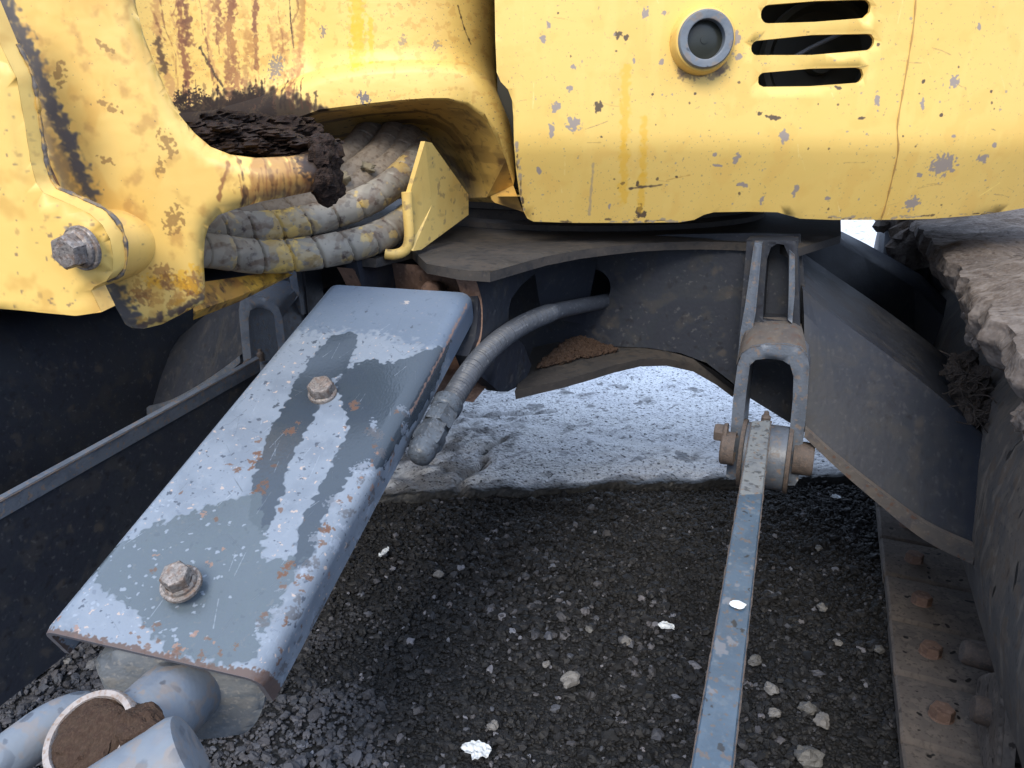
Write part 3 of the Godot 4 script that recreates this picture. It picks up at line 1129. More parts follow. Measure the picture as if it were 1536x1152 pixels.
func build_clevis(t: Node3D, left: bool):
	var fz := func(z: float) -> Callable:
		return func(p: Vector2, d: float) -> Vector3: return mir(Vector3(p.x, p.y, z - d), left)
	# lower fork: an inverted U
	var mb := MB.new()
	var u := [Vector2(-0.0898, 0.2738), Vector2(-0.0893, 0.2996), Vector2(-0.0891, 0.348), Vector2(-0.0897, 0.3949), Vector2(-0.088, 0.4336), Vector2(-0.0836, 0.4502), Vector2(-0.0737, 0.4601), Vector2(-0.0546, 0.4656), Vector2(-0.0307, 0.468), Vector2(-0.0146, 0.4653), Vector2(-0.0049, 0.4559), Vector2(-0.0007, 0.4398), Vector2(0.0016, 0.3975), Vector2(0.0027, 0.3521), Vector2(0.0027, 0.2841), Vector2(-0.0006, 0.2758), Vector2(-0.0088, 0.2743), Vector2(-0.0129, 0.2814), Vector2(-0.015, 0.3495), Vector2(-0.0158, 0.3952), Vector2(-0.0182, 0.4254), Vector2(-0.0237, 0.4399), Vector2(-0.0348, 0.4457), Vector2(-0.0526, 0.4455), Vector2(-0.0663, 0.4423), Vector2(-0.0729, 0.4334), Vector2(-0.0737, 0.3969), Vector2(-0.0738, 0.3502), Vector2(-0.0728, 0.2807), Vector2(-0.0773, 0.272), Vector2(-0.0843, 0.2708)]
	sheet(mb, u, [], 0.008, 0.085, 0.004, fz.call(-1.0))
	part("fork", mb, M.edge, t)
	# dusty ledge on top of the fork, running back to the upper channel
	mb = MB.new()
	var a := [Vector3(-0.0898, 0.4328, -1.002), Vector3(-0.0846, 0.4496, -1.002), Vector3(-0.0738, 0.4587, -1.002), Vector3(-0.0546, 0.4642, -1.002), Vector3(-0.0307, 0.4666, -1.002), Vector3(-0.0145, 0.4639, -1.002), Vector3(-0.0038, 0.4529, -1.002)]
	var b := [Vector3(-0.0894, 0.451, -1.03), Vector3(-0.0838, 0.4643, -1.03), Vector3(-0.0743, 0.4715, -1.03), Vector3(-0.0563, 0.4759, -1.03), Vector3(-0.0351, 0.4779, -1.03), Vector3(-0.0202, 0.4758, -1.03), Vector3(-0.0095, 0.4662, -1.03)]
	var c := [Vector3(-0.0933, 0.4789, -1.075), Vector3(-0.0865, 0.4814, -1.075), Vector3(-0.0761, 0.4823, -1.075), Vector3(-0.0606, 0.4837, -1.075), Vector3(-0.0402, 0.4854, -1.075), Vector3(-0.0266, 0.4848, -1.075), Vector3(-0.0175, 0.4783, -1.075)]
	var rows := []
	for r in [a, b, c]:
		var row := []
		for p in r:
			row.append(mir(p, left))
		rows.append(row)
	loft(mb, rows)
	part("ledge", mb, M.dusty if not left else M.edge, t)
	# upper channel: two ribs and a rounded recess between them
	mb = MB.new()
	var up := [Vector2(-0.0964, 0.5875), Vector2(-0.0346, 0.5888), Vector2(-0.0185, 0.4779), Vector2(-0.0102, 0.4331), Vector2(-0.095, 0.4162), Vector2(-0.0954, 0.4616)]
	var slot := [Vector2(-0.0662, 0.4827), Vector2(-0.0679, 0.5188), Vector2(-0.0689, 0.5629), Vector2(-0.0654, 0.5787), Vector2(-0.0578, 0.5851), Vector2(-0.0494, 0.5829), Vector2(-0.0433, 0.5713), Vector2(-0.0381, 0.5298), Vector2(-0.0358, 0.4836)]
	sheet(mb, up, [slot], 0.012, 0.05, 0.003, fz.call(-1.06))
	part("upper_channel", mb, M.frame, t)
	mb = MB.new()
	sheet(mb, [Vector2(-0.0878, 0.587), Vector2(-0.0409, 0.5892), Vector2(-0.0268, 0.4575), Vector2(-0.0752, 0.4529)], [], 0.03, 0.01, 0.0, fz.call(-1.105))
	part("channel_back", mb, M.frame, t)
	# raised left rib with a worn face
	mb = MB.new()
	sheet(mb, [Vector2(-0.0856, 0.5864), Vector2(-0.0757, 0.5861), Vector2(-0.0753, 0.5386), Vector2(-0.0753, 0.4942), Vector2(-0.0787, 0.4483), Vector2(-0.0926, 0.4281), Vector2(-0.0924, 0.4654), Vector2(-0.0896, 0.502)], [], 0.008, 0.03, 0.003, fz.call(-1.045))
	part("rib", mb, M.edge, t)
	mb = MB.new()
	sheet(mb, [Vector2(-0.0418, 0.5778), Vector2(-0.0347, 0.5714), Vector2(-0.0295, 0.5235), Vector2(-0.0285, 0.4829), Vector2(-0.034, 0.4878), Vector2(-0.0377, 0.5316)], [], 0.008, 0.03, 0.003, fz.call(-1.05))
	part("rib", mb, M.edge, t)


func build_leg(t: Node3D, left: bool):
	# box leg splaying down to the track frame: rear top edge, soft ridge, front face, bottom flange
	var st := [
		[Vector3(-0.051, 0.5539, -1.305), Vector3(-0.0364, 0.5364, -1.202), Vector3(-0.0214, 0.5202, -1.101), Vector3(-0.0157, 0.4938, -1.071), Vector3(-0.0056, 0.4212, -1.038), Vector3(0.0033, 0.3583, -1.009)],
		[Vector3(0.0119, 0.5117, -1.315), Vector3(0.0204, 0.4945, -1.211), Vector3(0.0281, 0.4837, -1.102), Vector3(0.0318, 0.4531, -1.07), Vector3(0.0362, 0.3912, -1.033), Vector3(0.0404, 0.3309, -1.003)],
		[Vector3(0.1067, 0.4517, -1.321), Vector3(0.1049, 0.4406, -1.209), Vector3(0.1028, 0.435, -1.098), Vector3(0.1037, 0.4036, -1.065), Vector3(0.1001, 0.3475, -1.027), Vector3(0.0983, 0.2935, -0.9959)],
		[Vector3(0.1943, 0.3932, -1.302), Vector3(0.1794, 0.3904, -1.193), Vector3(0.1662, 0.3912, -1.086), Vector3(0.1645, 0.3637, -1.059), Vector3(0.1576, 0.3114, -1.015), Vector3(0.1547, 0.2629, -0.9853)],
		[Vector3(0.244, 0.3485, -1.25), Vector3(0.2267, 0.3479, -1.163), Vector3(0.2181, 0.3516, -1.076), Vector3(0.214, 0.3312, -1.045), Vector3(0.2123, 0.2864, -1.011), Vector3(0.2113, 0.2438, -0.9845)]]
	var rows := []
	for s in st:
		var row := []
		for p in s:
			row.append(mir(p, left))
		rows.append(row)
	var fine := []
	for i in rows[0].size():
		var line := []
		for r in rows:
			line.append(r[i])
		fine.append(spline(line, 4))
	var mb := MB.new()
	loft(mb, fine)
	part("leg_shell", mb, M.frame, t, 22.0)
	# far side of the leg, falling away to the floor of the frame
	mb = MB.new()
	var far := []
	for p in fine[0]:
		far.append(p + Vector3(0, -0.17, -0.04))
	loft(mb, [far, fine[0]])
	part("leg_back", mb, M.frame, t)
	# bottom flange strip
	mb = MB.new()
	var bot: Array = fine[fine.size() - 1]
	var f0 := []
	var f1 := []
	var f2 := []
	var f3 := []
	for i in bot.size():
		var p: Vector3 = bot[i]
		var w := lerpf(0.010, 0.022, smoothstep(0.0, 1.0, float(i) / bot.size()))
		f0.append(p + Vector3(0, 0.004, 0.006))
		f1.append(p + Vector3(0, 0.002, 0.012))
		f2.append(p + Vector3(0, -w, 0.012))
		f3.append(p + Vector3(0, -w - 0.004, -0.10))
	loft(mb, [bot, f0, f1, f2, f3])
	part("leg_flange", mb, M.dusty if not left else M.edge, t)


# ------------------------------------------------------------------ tracks

func build_tracks():
	for side in [false, true]:
		var t := thing("crawler_track", "dusty crawler track on the far side, in deep shade behind the blade cylinder" if side else "mud-caked crawler track with bolted steel shoes beside the gravel", "crawler track", Vector3(MIRROR - 0.36 if side else 0.36, 0, -1.2))
		tag(t, t.get_meta("label"), "crawler track", "crawler tracks of the excavator")
		# shoes lying on the ground, each with its bolts
		for k in 11:
			var z := -1.74 + k * 0.1335
			var mb := MB.new()
			var prof := [Vector2(-0.064, 0.012), Vector2(-0.060, 0.020), Vector2(-0.02, 0.023), Vector2(0.03, 0.023), Vector2(0.058, 0.019), Vector2(0.072, 0.008), Vector2(0.070, 0.0), Vector2(-0.06, 0.0)]
			var rows := []
			var jog := rng.randf_range(-0.002, 0.002)
			for x in [0.155 + jog, 0.158 + jog, 0.30, 0.555, 0.56]:
				var ring := []
				for q in prof:
					var dip := 0.003 if x == 0.155 + jog or x == 0.56 else 0.0
					ring.append(mir(Vector3(x, q.y - dip * (1.0 if q.y > 0.01 else -1.0) + 0.002, z + q.x + x * 0.06 - 0.015), side))
				rows.append(ring)
			loft(mb, rows, true)
			cap(mb, rows[0])
			cap(mb, rows[4])
			var s := part("track_shoe", mb, M.shoe, t, 30.0)
			mb = MB.new()
			hex_bolt(mb, mir(Vector3(0.203, 0.022, z + 0.005), side), Vector3(0.03, 1, 0), 0.0135, 0.017, rng.randf(), 1.15)
			part("shoe_bolt", mb, M.rusty, s)
		# chain link and roller showing below the frame
		var mb: MB
		for k in 9:
			var z := -1.62 + k * 0.1335
			mb = MB.new()
			sheet(mb, smooth_loop([Vector2(z - 0.06, 0.03), Vector2(z + 0.06, 0.03), Vector2(z + 0.075, 0.06), Vector2(z + 0.05, 0.088), Vector2(z, 0.078), Vector2(z - 0.05, 0.088), Vector2(z - 0.075, 0.06)], 3), [], 0.02, 0.03, 0.004, func(p, d): return mir(Vector3(0.285 + d, p.y, p.x), side))
			part("chain_link", mb, M.shoe, t)
		for w in [Vector3(0.238, 0.0858, -0.992), Vector3(0.236, 0.0828, -0.8841)]:
			mb = MB.new()
			lathe(mb, mir(w, side), Vector3(1.0 if side else -1.0, 0.1, 0), [Vector2(0.016, -0.05), Vector2(0.016, 0.010), Vector2(0.013, 0.015), Vector2(0, 0.016)], 18)
			part("roller_end", mb, M.rust, t)
		mb = MB.new()
		sheet(mb, [Vector2(-0.9612, 0.078), Vector2(-0.9021, 0.1274), Vector2(-0.8624, 0.1371), Vector2(-0.8323, 0.1013), Vector2(-0.8074, 0.0557), Vector2(-0.8398, 0.0235), Vector2(-0.8963, 0.023), Vector2(-0.9514, 0.0473)], [], 0.006, 0.016, 0.004, func(p, d): return mir(Vector3(0.238 + d, p.y, p.x), side))
		part("track_guide", mb, M.shoe, t)
		# final drive housing at the rear
		mb = MB.new()
		lathe(mb, mir(Vector3(0.13, 0.40, -1.98), side), Vector3(-1.0 if side else 1.0, 0, 0), [Vector2(0, -0.02), Vector2(0.11, -0.02), Vector2(0.125, -0.01), Vector2(0.13, 0.01), Vector2(0.13, 0.08), Vector2(0.165, 0.085), Vector2(0.17, 0.10), Vector2(0.17, 0.22), Vector2(0, 0.22)], 36)
		part("final_drive", mb, M.frame, t)
		mb = MB.new()
		for i in 40:
			lump(mb, mir(Vector3(rng.randf_range(0.12, 0.28), rng.randf_range(0.48, 0.585), rng.randf_range(-1.98, -1.82)), side), Vector3.ONE * rng.randf_range(0.02, 0.045), 0.7, 0.1, 1200 + i, 9)
		part("clods", mb, M.mud, t).set_meta("kind", "stuff")
		# side frame: plate between the runs of the track
		mb = MB.new()
		var cols := []
		for k in 30:
			var z := -2.15 + k * 0.062
			var y0 := 0.098 + (0.012 if k % 7 == 3 else 0.0)
			cols.append([
				mir(Vector3(0.31, y0 - 0.01, z), side), mir(Vector3(0.254, y0, z), side), mir(Vector3(0.246, y0 + 0.012, z), side), mir(Vector3(0.222, 0.17, z), side), mir(Vector3(0.208, 0.25, z), side), mir(Vector3(0.210, 0.33, z), side), mir(Vector3(0.222, 0.39, z), side), mir(Vector3(0.245, 0.43, z), side), mir(Vector3(0.29, 0.455, z), side), mir(Vector3(0.40, 0.46, z), side)])
		loft(mb, cols)
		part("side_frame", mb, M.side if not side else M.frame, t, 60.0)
		# upper run with its caked mud
		mb = MB.new()
		var nz := FastNoiseLite.new()
		nz.seed = 61 + (7 if side else 0)
		nz.frequency = 0.1
		nz.fractal_octaves = 5
		var rid := FastNoiseLite.new()
		rid.seed = 62
		rid.frequency = 0.1
		rid.fractal_type = FastNoiseLite.FRACTAL_RIDGED
		var rows := []
		var pr := [Vector2(0.42, 0.475), Vector2(0.30, 0.48), Vector2(0.235, 0.485), Vector2(0.195, 0.497), Vector2(0.17, 0.515), Vector2(0.158, 0.535), Vector2(0.165, 0.552), Vector2(0.19, 0.556), Vector2(0.23, 0.562), Vector2(0.28, 0.565), Vector2(0.34, 0.567), Vector2(0.42, 0.567), Vector2(0.56, 0.565)]
		var dense := []
		for i in pr.size() - 1:
			for s in 5:
				dense.append(pr[i].lerp(pr[i + 1], s / 5.0))
		for k in 150:
			var z := -2.1 + k * 0.0115
			var row := []
			for q in dense:
				var step := 0.010 * (fposmod(z / 0.1335, 1.0) - 0.5) if not side else 0.0
				var a := 0.021 * nz.get_noise_3d(q.x * 45.0, q.y * 45.0, z * 40.0) + 0.007 * rid.get_noise_3d(q.x * 60.0, q.y * 130.0, z * 45.0)
				a += 0.0025 * nz.get_noise_3d(q.x * 400.0, q.y * 400.0, z * 400.0)
				var out := Vector2(q.x - 0.36, (q.y - 0.525) * 3.0).normalized()
				row.append(mir(Vector3(q.x + out.x * (a + step), q.y + out.y * a * 0.9, z), side))
			rows.append(row)
		loft(mb, rows)
		part("caked_mud", mb, M.mud, t, 50.0)
		# clods hanging from the inner edge of the run
		for i in 14:
			mb = MB.new()
			var z := lerpf(-1.12, -0.62, i / 13.0) + rng.randf_range(-0.02, 0.02)
			var sz := rng.randf_range(0.010, 0.022)
			lump(mb, mir(Vector3(rng.randf_range(0.168, 0.20), rng.randf_range(0.492, 0.53), z), side), Vector3(sz, sz * rng.randf_range(0.7, 1.3), sz * 1.4), 0.6, 0.1, 1300 + i, 16)
			part("mud_clod", mb, M.mud, t, 50.0)


# ------------------------------------------------------------------ house

func stadium(a: Vector2, b: Vector2, ra: float, rb: float, belly: float) -> Array:
	var out := []
	var along := (b - a).normalized()
	var n := Vector2(-along.y, along.x)
	for k in 9:
		var t := -PI / 2 + PI * k / 8
		out.append(b + along * cos(t) * rb * 0.9 + n * sin(t) * rb)
	out.append(a.lerp(b, 0.5) + n * (maxf(ra, rb) + belly))
	for k in 9:
		var t := PI / 2 + PI * k / 8
		out.append(a + along * cos(t) * ra * 0.9 + n * sin(t) * ra)
	out.append(a.lerp(b, 0.5) - n * (maxf(ra, rb) + belly))
	return out


const PANEL := Rect2(-0.04, 0.60, 0.74, 0.29)   # metres of the panel that its texture covers

func on_panel(p: Vector2, im: Image) -> Vector2:
	return Vector2((p.x - PANEL.position.x) / PANEL.size.x * im.get_width(), (1.0 - (p.y - PANEL.position.y) / PANEL.size.y) * im.get_height())


func panel_depth(p: Vector2) -> float:
	var e := 0.012
	var below := 0.708 - p.y
	var lean := 0.5 * (below + sqrt(below * below + e * e)) * 0.5
	var side := maxf(0.0, p.x - 0.47)
	var dent := 0.0018 * sin(p.x * 9.0 + 1.0) * sin(p.y * 14.0)
	return lean + side * side * 0.8 + dent


func panel_material() -> StandardMaterial3D:
	var im: Image = layered(1000, 392, Color(0.91, 0.775, 0.445), 0.42, [
		[0.004, 301, 0.4, 0.7, Color(0.90, 0.76, 0.425), 0.7, 0.45],
		[0.012, 302, 0.55, 0.75, Color(0.89, 0.73, 0.40), 0.5, 0.52],
		[0.12, 303, 0.80, 0.84, Color(0.60, 0.53, 0.42), 0.6, 0.6],
		[0.02, 304, 0.60, 0.80, Color(0.92, 0.79, 0.465), 0.5, 0.4, Vector2(1, 6)],
	])[0]
	var grey := Color(0.615, 0.565, 0.535)
	var dark := Color(0.33, 0.28, 0.24)
	var s := 1.35
	# chips: position on the panel, size in millimetres
	for c in [[Vector2(0.0716, 0.7945), 5, 3], [Vector2(0.0514, 0.7505), 6, 6], [Vector2(0.0732, 0.7318), 10, 8], [Vector2(0.047, 0.7243), 4, 9], [Vector2(0.1527, 0.8512), 4, 7], [Vector2(0.1732, 0.8525), 3, 3], [Vector2(0.2588, 0.8259), 5, 8], [Vector2(0.2637, 0.806), 4, 5], [Vector2(0.3269, 0.7174), 7, 8], [Vector2(0.4328, 0.758), 3, 11], [Vector2(0.4869, 0.755), 3, 8], [Vector2(0.5206, 0.7785), 6, 8], [Vector2(0.5391, 0.8386), 3, 4], [Vector2(0.5307, 0.684), 18, 14], [Vector2(0.5799, 0.691), 8, 6], [Vector2(0.5108, 0.6361), 10, 10], [Vector2(0.3566, 0.6533), 4, 9], [Vector2(0.2737, 0.691), 4, 7], [Vector2(0.2464, 0.6965), 3, 3], [Vector2(0.2892, 0.6596), 8, 3], [Vector2(0.4, 0.6427), 4, 3], [Vector2(0.3176, 0.6402), 3, 7], [Vector2(0.0354, 0.8245), 4, 6], [Vector2(0.0683, 0.7712), 4, 4], [Vector2(0.0327, 0.6777), 4, 5], [Vector2(0.0414, 0.8386), 3, 5], [Vector2(0.5891, 0.7066), 3, 4], [Vector2(0.1741, 0.8003), 3, 4], [Vector2(0.5321, 0.7182), 4, 2], [Vector2(0.5057, 0.6722), 4, 3], [Vector2(0.1414, 0.8017), 2, 3], [Vector2(0.2515, 0.6832), 7, 2], [Vector2(0.1245, 0.6319), 2, 4]]:
		var q := on_panel(c[0], im)
		blot(im, q.x, q.y, c[1] * s * 0.85, c[2] * s * 0.85, grey, 0.65, 0.75, 1.0, rng.randf_range(-0.2, 0.2), 0.12)
	for c in [[Vector2(0.102, 0.7505), 4.5, 6], [Vector2(0.1223, 0.8288), 4, 4], [Vector2(0.1309, 0.8259), 2.5, 3], [Vector2(0.1628, 0.626), 4, 8], [Vector2(0.1673, 0.621), 6, 4], [Vector2(0.4837, 0.7793), 2, 2], [Vector2(0.5113, 0.7416), 2, 2], [Vector2(0.4699, 0.7174), 1.6, 1.6], [Vector2(0.5696, 0.7683), 1.5, 1.5], [Vector2(0.1652, 0.7646), 1.4, 1.4], [Vector2(0.2155, 0.7653), 1.5, 1.5], [Vector2(0.2042, 0.6698), 1.5, 1.5], [Vector2(0.4217, 0.8442), 1.5, 1.5], [Vector2(0.4254, 0.8189), 1.6, 1.6], [Vector2(0.1379, 0.6612), 2.5, 2], [Vector2(0.3853, 0.772), 4, 1.6], [Vector2(0.0519, 0.8512), 1.5, 1.5], [Vector2(0.1071, 0.7167), 1.5, 1.2], [Vector2(0.3111, 0.7386), 8, 2.4], [Vector2(0.2948, 0.7431), 3, 2], [Vector2(0.4167, 0.7378), 4, 2], [Vector2(0.157, 0.6604), 2, 4]]:
		var q := on_panel(c[0], im)
		blot(im, q.x, q.y, c[1] * s, c[2] * s, dark, 0.6, 0.8, 0.9, 0.15, 0.15)
	for i in 120:
		blot(im, rng.randf() * 1000, rng.randf() * 392, rng.randf_range(0.8, 2.2), rng.randf_range(0.8, 2.4), grey if rng.randf() < 0.6 else dark, 0.6, 0.8, 0.7)
	for i in 46:
		var a := Vector2(rng.randf() * 1000, rng.randf() * 392)
		var d := Vector2.from_angle(rng.randf_range(-0.4, 0.4) + (1.3 if i % 3 == 0 else 0.0)) * rng.randf_range(6, 38)
		streak(im, [a, a + d * 0.5 + Vector2(0, rng.randf_range(-2, 2)), a + d], rng.randf_range(0.6, 1.1), [Color(0.96, 0.87, 0.62), Color(0.70, 0.58, 0.36), Color(0.55, 0.46, 0.36)][i % 3], 0.55, rng.randf_range(0.3, 0.75), 0.35)
	# bare metal along the pressed lower edge
	for i in 70:
		var q := on_panel(Vector2(0.0191, 0.6106).lerp(Vector2(0.6599, 0.6217), rng.randf()), im)
		blot(im, q.x, q.y + rng.randf_range(-2, 5), rng.randf_range(1.5, 8), rng.randf_range(0.8, 2.2), grey if i % 3 else dark, 0.6, 1.0, 0.75, 0.0, 0.3)
	for i in 30:
		var q := on_panel(Vector2(0.0024, 0.728).lerp(Vector2(0.0136, 0.6269), rng.randf()), im)
		blot(im, q.x + rng.randf_range(-2, 2), q.y, rng.randf_range(0.8, 2.2), rng.randf_range(1.5, 6), grey if i % 3 else dark, 0.6, 1.0, 0.7, 0.0, 0.3)
	# deeper yellow run marks, scratches and the rusty scrape
	var run := Color(0.90, 0.70, 0.24)
	streak(im, [on_panel(Vector2(0.1324, 0.7945), im), on_panel(Vector2(0.1346, 0.709), im), on_panel(Vector2(0.141, 0.6402), im)], 9.7, run, 0.35, 0.55)
	streak(im, [on_panel(Vector2(0.1573, 0.7356), im), on_panel(Vector2(0.1614, 0.6737), im), on_panel(Vector2(0.1645, 0.6278), im)], 7.5, run, 0.35, 0.55)
	streak(im, [on_panel(Vector2(0.1473, 0.6548), im), on_panel(Vector2(0.1878, 0.6596), im)], 3.0, dark, 0.7, 0.9, 0.5)
	streak(im, [on_panel(Vector2(0.0995, 0.6856), im), on_panel(Vector2(0.0995, 0.621), im)], 2.7, Color(0.72, 0.63, 0.48), 0.6, 0.9)
	streak(im, [on_panel(Vector2(0.6006, 0.6443), im), on_panel(Vector2(0.6209, 0.6606), im)], 1.3, Color(0.97, 0.86, 0.5), 0.5, 0.8)
	streak(im, [on_panel(Vector2(0.1925, 0.6653), im), on_panel(Vector2(0.2202, 0.6717), im)], 1.4, Color(0.75, 0.58, 0.3), 0.5, 0.7, 0.3)
	# grime around the lamp collar
	for k in 26:
		var q := on_panel(Vector2(0.2211, 0.7945), im) + Vector2(rng.randf_range(-34, 34), rng.randf_range(-6, 12))
		blot(im, q.x, q.y, rng.randf_range(3, 10), rng.randf_range(2, 6), Color(0.45, 0.38, 0.32), 0.7, 1.2, 0.55, rng.randf_range(-0.6, 0.6), 0.3)
	var m := material(im, 1.0, 0.0, yellow_bump, 0.02, false)
	return m


func build_house():
	var t := thing("excavator_house", "yellow excavator house with a chipped front panel, three slots and a round port", "excavator house", Vector3(0.2, 0.62, -1.4), HOUSE)
	# front panel: pressed sheet with a rolled edge, slots cut through
	var mb := MB.new()
	var o := []
	o.append(Vector2(-0.018, 1.28))
	o.append_array([Vector2(-0.0198, 0.865), Vector2(-0.0193, 0.8231), Vector2(-0.0179, 0.7887), Vector2(-0.0133, 0.7785), Vector2(-0.0047, 0.7698), Vector2(0, 0.758), Vector2(0.0016, 0.7393), Vector2(0.0024, 0.709)])
	o.append_array([Vector2(0.005, 0.6773), Vector2(0.0092, 0.6491)])
	o.append_array([Vector2(0.0147, 0.6251), Vector2(0.02, 0.6149), Vector2(0.0278, 0.6106), Vector2(0.08, 0.6089), Vector2(0.1495, 0.6089), Vector2(0.219, 0.6097), Vector2(0.2379, 0.6132), Vector2(0.2495, 0.62), Vector2(0.2614, 0.6234), Vector2(0.3046, 0.6242), Vector2(0.3436, 0.6234), Vector2(0.3588, 0.6191), Vector2(0.3749, 0.6149), Vector2(0.4185, 0.6132), Vector2(0.4793, 0.6132), Vector2(0.5486, 0.614)])
	o.append_array([Vector2(0.6231, 0.6181), Vector2(0.6915, 0.6259)])
	o.append_array([Vector2(0.80, 0.645), Vector2(0.80, 1.28)])
	var holes := [
		stadium(Vector2(0.2955, 0.8512), Vector2(0.4038, 0.8567), 0.0098, 0.0098, 0.0012),
		stadium(Vector2(0.286, 0.8153), Vector2(0.4142, 0.8217), 0.0078, 0.0088, 0.002),
		stadium(Vector2(0.2973, 0.7807), Vector2(0.4069, 0.7858), 0.0078, 0.0085, 0.0012)]
	var hc := Vector2(0.2191, 0.8217)
	var hole := []
	for k in 24:
		hole.append(hc + Vector2(cos(TAU * k / 24), sin(TAU * k / 24)) * 0.022)
	holes.append(hole)
	sheet(mb, o, holes, 0.0125, 0.010, 0.005, func(p, d): return Vector3(p.x, p.y, -0.97 - panel_depth(p) - d), PANEL)
	var fp := part("front_panel", mb, panel_material(), t, 40.0)
	# rusty seam down the panel
	mb = MB.new()
	var seam := []
	for q in [Vector2(0.4575, 0.8922), Vector2(0.4622, 0.8442), Vector2(0.4625, 0.8089), Vector2(0.4616, 0.7653), Vector2(0.4611, 0.728), Vector2(0.4683, 0.7011), Vector2(0.4729, 0.6688), Vector2(0.4773, 0.6348), Vector2(0.4789, 0.6135)]:
		seam.append(Vector3(q.x, q.y, -0.97 - panel_depth(q) + 0.0005))
	tube(mb, spline(seam, 4), func(l, a): return 0.0008 + 0.0004 * sin(l * 210.0), 8)
	part("seam", mb, plain(Color(0.72, 0.57, 0.33), 0.6), fp)
	# round port: yellow collar, blue-grey ring, dark glass deep inside
	mb = MB.new()
	var at := Vector3(hc.x, hc.y, -0.97)
	lathe(mb, at, Vector3(0, 0, 1), [Vector2(0.0375, -0.004), Vector2(0.0365, 0.006), Vector2(0.035, 0.016), Vector2(0.033, 0.020), Vector2(0.030, 0.021)], 48)
	var collar := part("port_collar", mb, M.yellow, t)
	mb = MB.new()
	lathe(mb, at, Vector3(0, 0, 1), [Vector2(0.0315, 0.018), Vector2(0.0312, 0.0235), Vector2(0.0295, 0.0255), Vector2(0.0225, 0.0255), Vector2(0.0212, 0.0245), Vector2(0.021, 0.015), Vector2(0.021, 0.004)], 48)
	part("ring", mb, M.pale_blue, collar)
	mb = MB.new()
	lathe(mb, at, Vector3(0, 0, 1), [Vector2(0.0212, 0.012), Vector2(0.014, 0.0135), Vector2(0.0045, 0.0140), Vector2(0.0042, 0.0150), Vector2(0, 0.0152)], 40)
	part("port_glass", mb, plain(Color(0.17, 0.18, 0.16), 0.25), collar)
	# what shows through the slots: dark bulkhead, a stay rod and a fan ring
	mb = MB.new()
	box(mb, Vector3(-0.02, 0.645, -1.26), Vector3(0.80, 1.28, -1.12), 0.004)
	part("bulkhead", mb, M.inside, t)
	mb = MB.new()
	tube(mb, [Vector3(0.3499, 0.8077, -1.06), Vector3(0.3777, 0.8234, -1.06), Vector3(0.4152, 0.8404, -1.06), Vector3(0.4449, 0.8557, -1.06)], func(l, a): return 0.0026, 10)
	part("stay_rod", mb, M.chrome, t)
	mb = MB.new()
	lathe(mb, Vector3(0.4069, 0.8137, -1.112), Vector3(0, 0, 1), [Vector2(0.075, -0.01), Vector2(0.075, 0.012), Vector2(0.068, 0.014), Vector2(0.06, 0.0), Vector2(0.02, 0.0), Vector2(0.018, 0.02), Vector2(0, 0.022)], 40)
	part("fan_ring", mb, plain(Color(0.27, 0.27, 0.25), 0.5), t)
	# unseen rest of the house, shaped short so light reaches the slab
	mb = MB.new()
	box(mb, Vector3(-0.03, 0.635, -1.62), Vector3(0.80, 1.30, -1.27), 0.02)
	part("engine_bay", mb, M.black, t)
	mb = MB.new()
	box(mb, Vector3(-0.75, 0.66, -1.62), Vector3(-0.034, 1.30, -1.34), 0.02)
	part("engine_bay", mb, M.black, t)  # black colour stands for the darkness at the back of the tunnel
	mb = MB.new()
	loft(mb, [[Vector3(-0.018, 1.28, -0.972), Vector3(0.80, 1.28, -0.972)], [Vector3(-0.018, 1.305, -1.02), Vector3(0.80, 1.305, -1.02)], [Vector3(-0.018, 1.31, -1.62), Vector3(0.80, 1.31, -1.62)]])
	loft(mb, [[Vector3(0.80, 0.645, -1.06), Vector3(0.80, 0.645, -1.62)], [Vector3(0.80, 1.31, -0.97), Vector3(0.80, 1.31, -1.62)]])
	loft(mb, [[Vector3(-0.02, 0.64, -1.06), Vector3(0.80, 0.64, -1.06)], [Vector3(-0.02, 0.632, -1.30), Vector3(0.80, 0.632, -1.30)]])
	part("hood", mb, M.yellow, t)
	build_boom_mount(t)


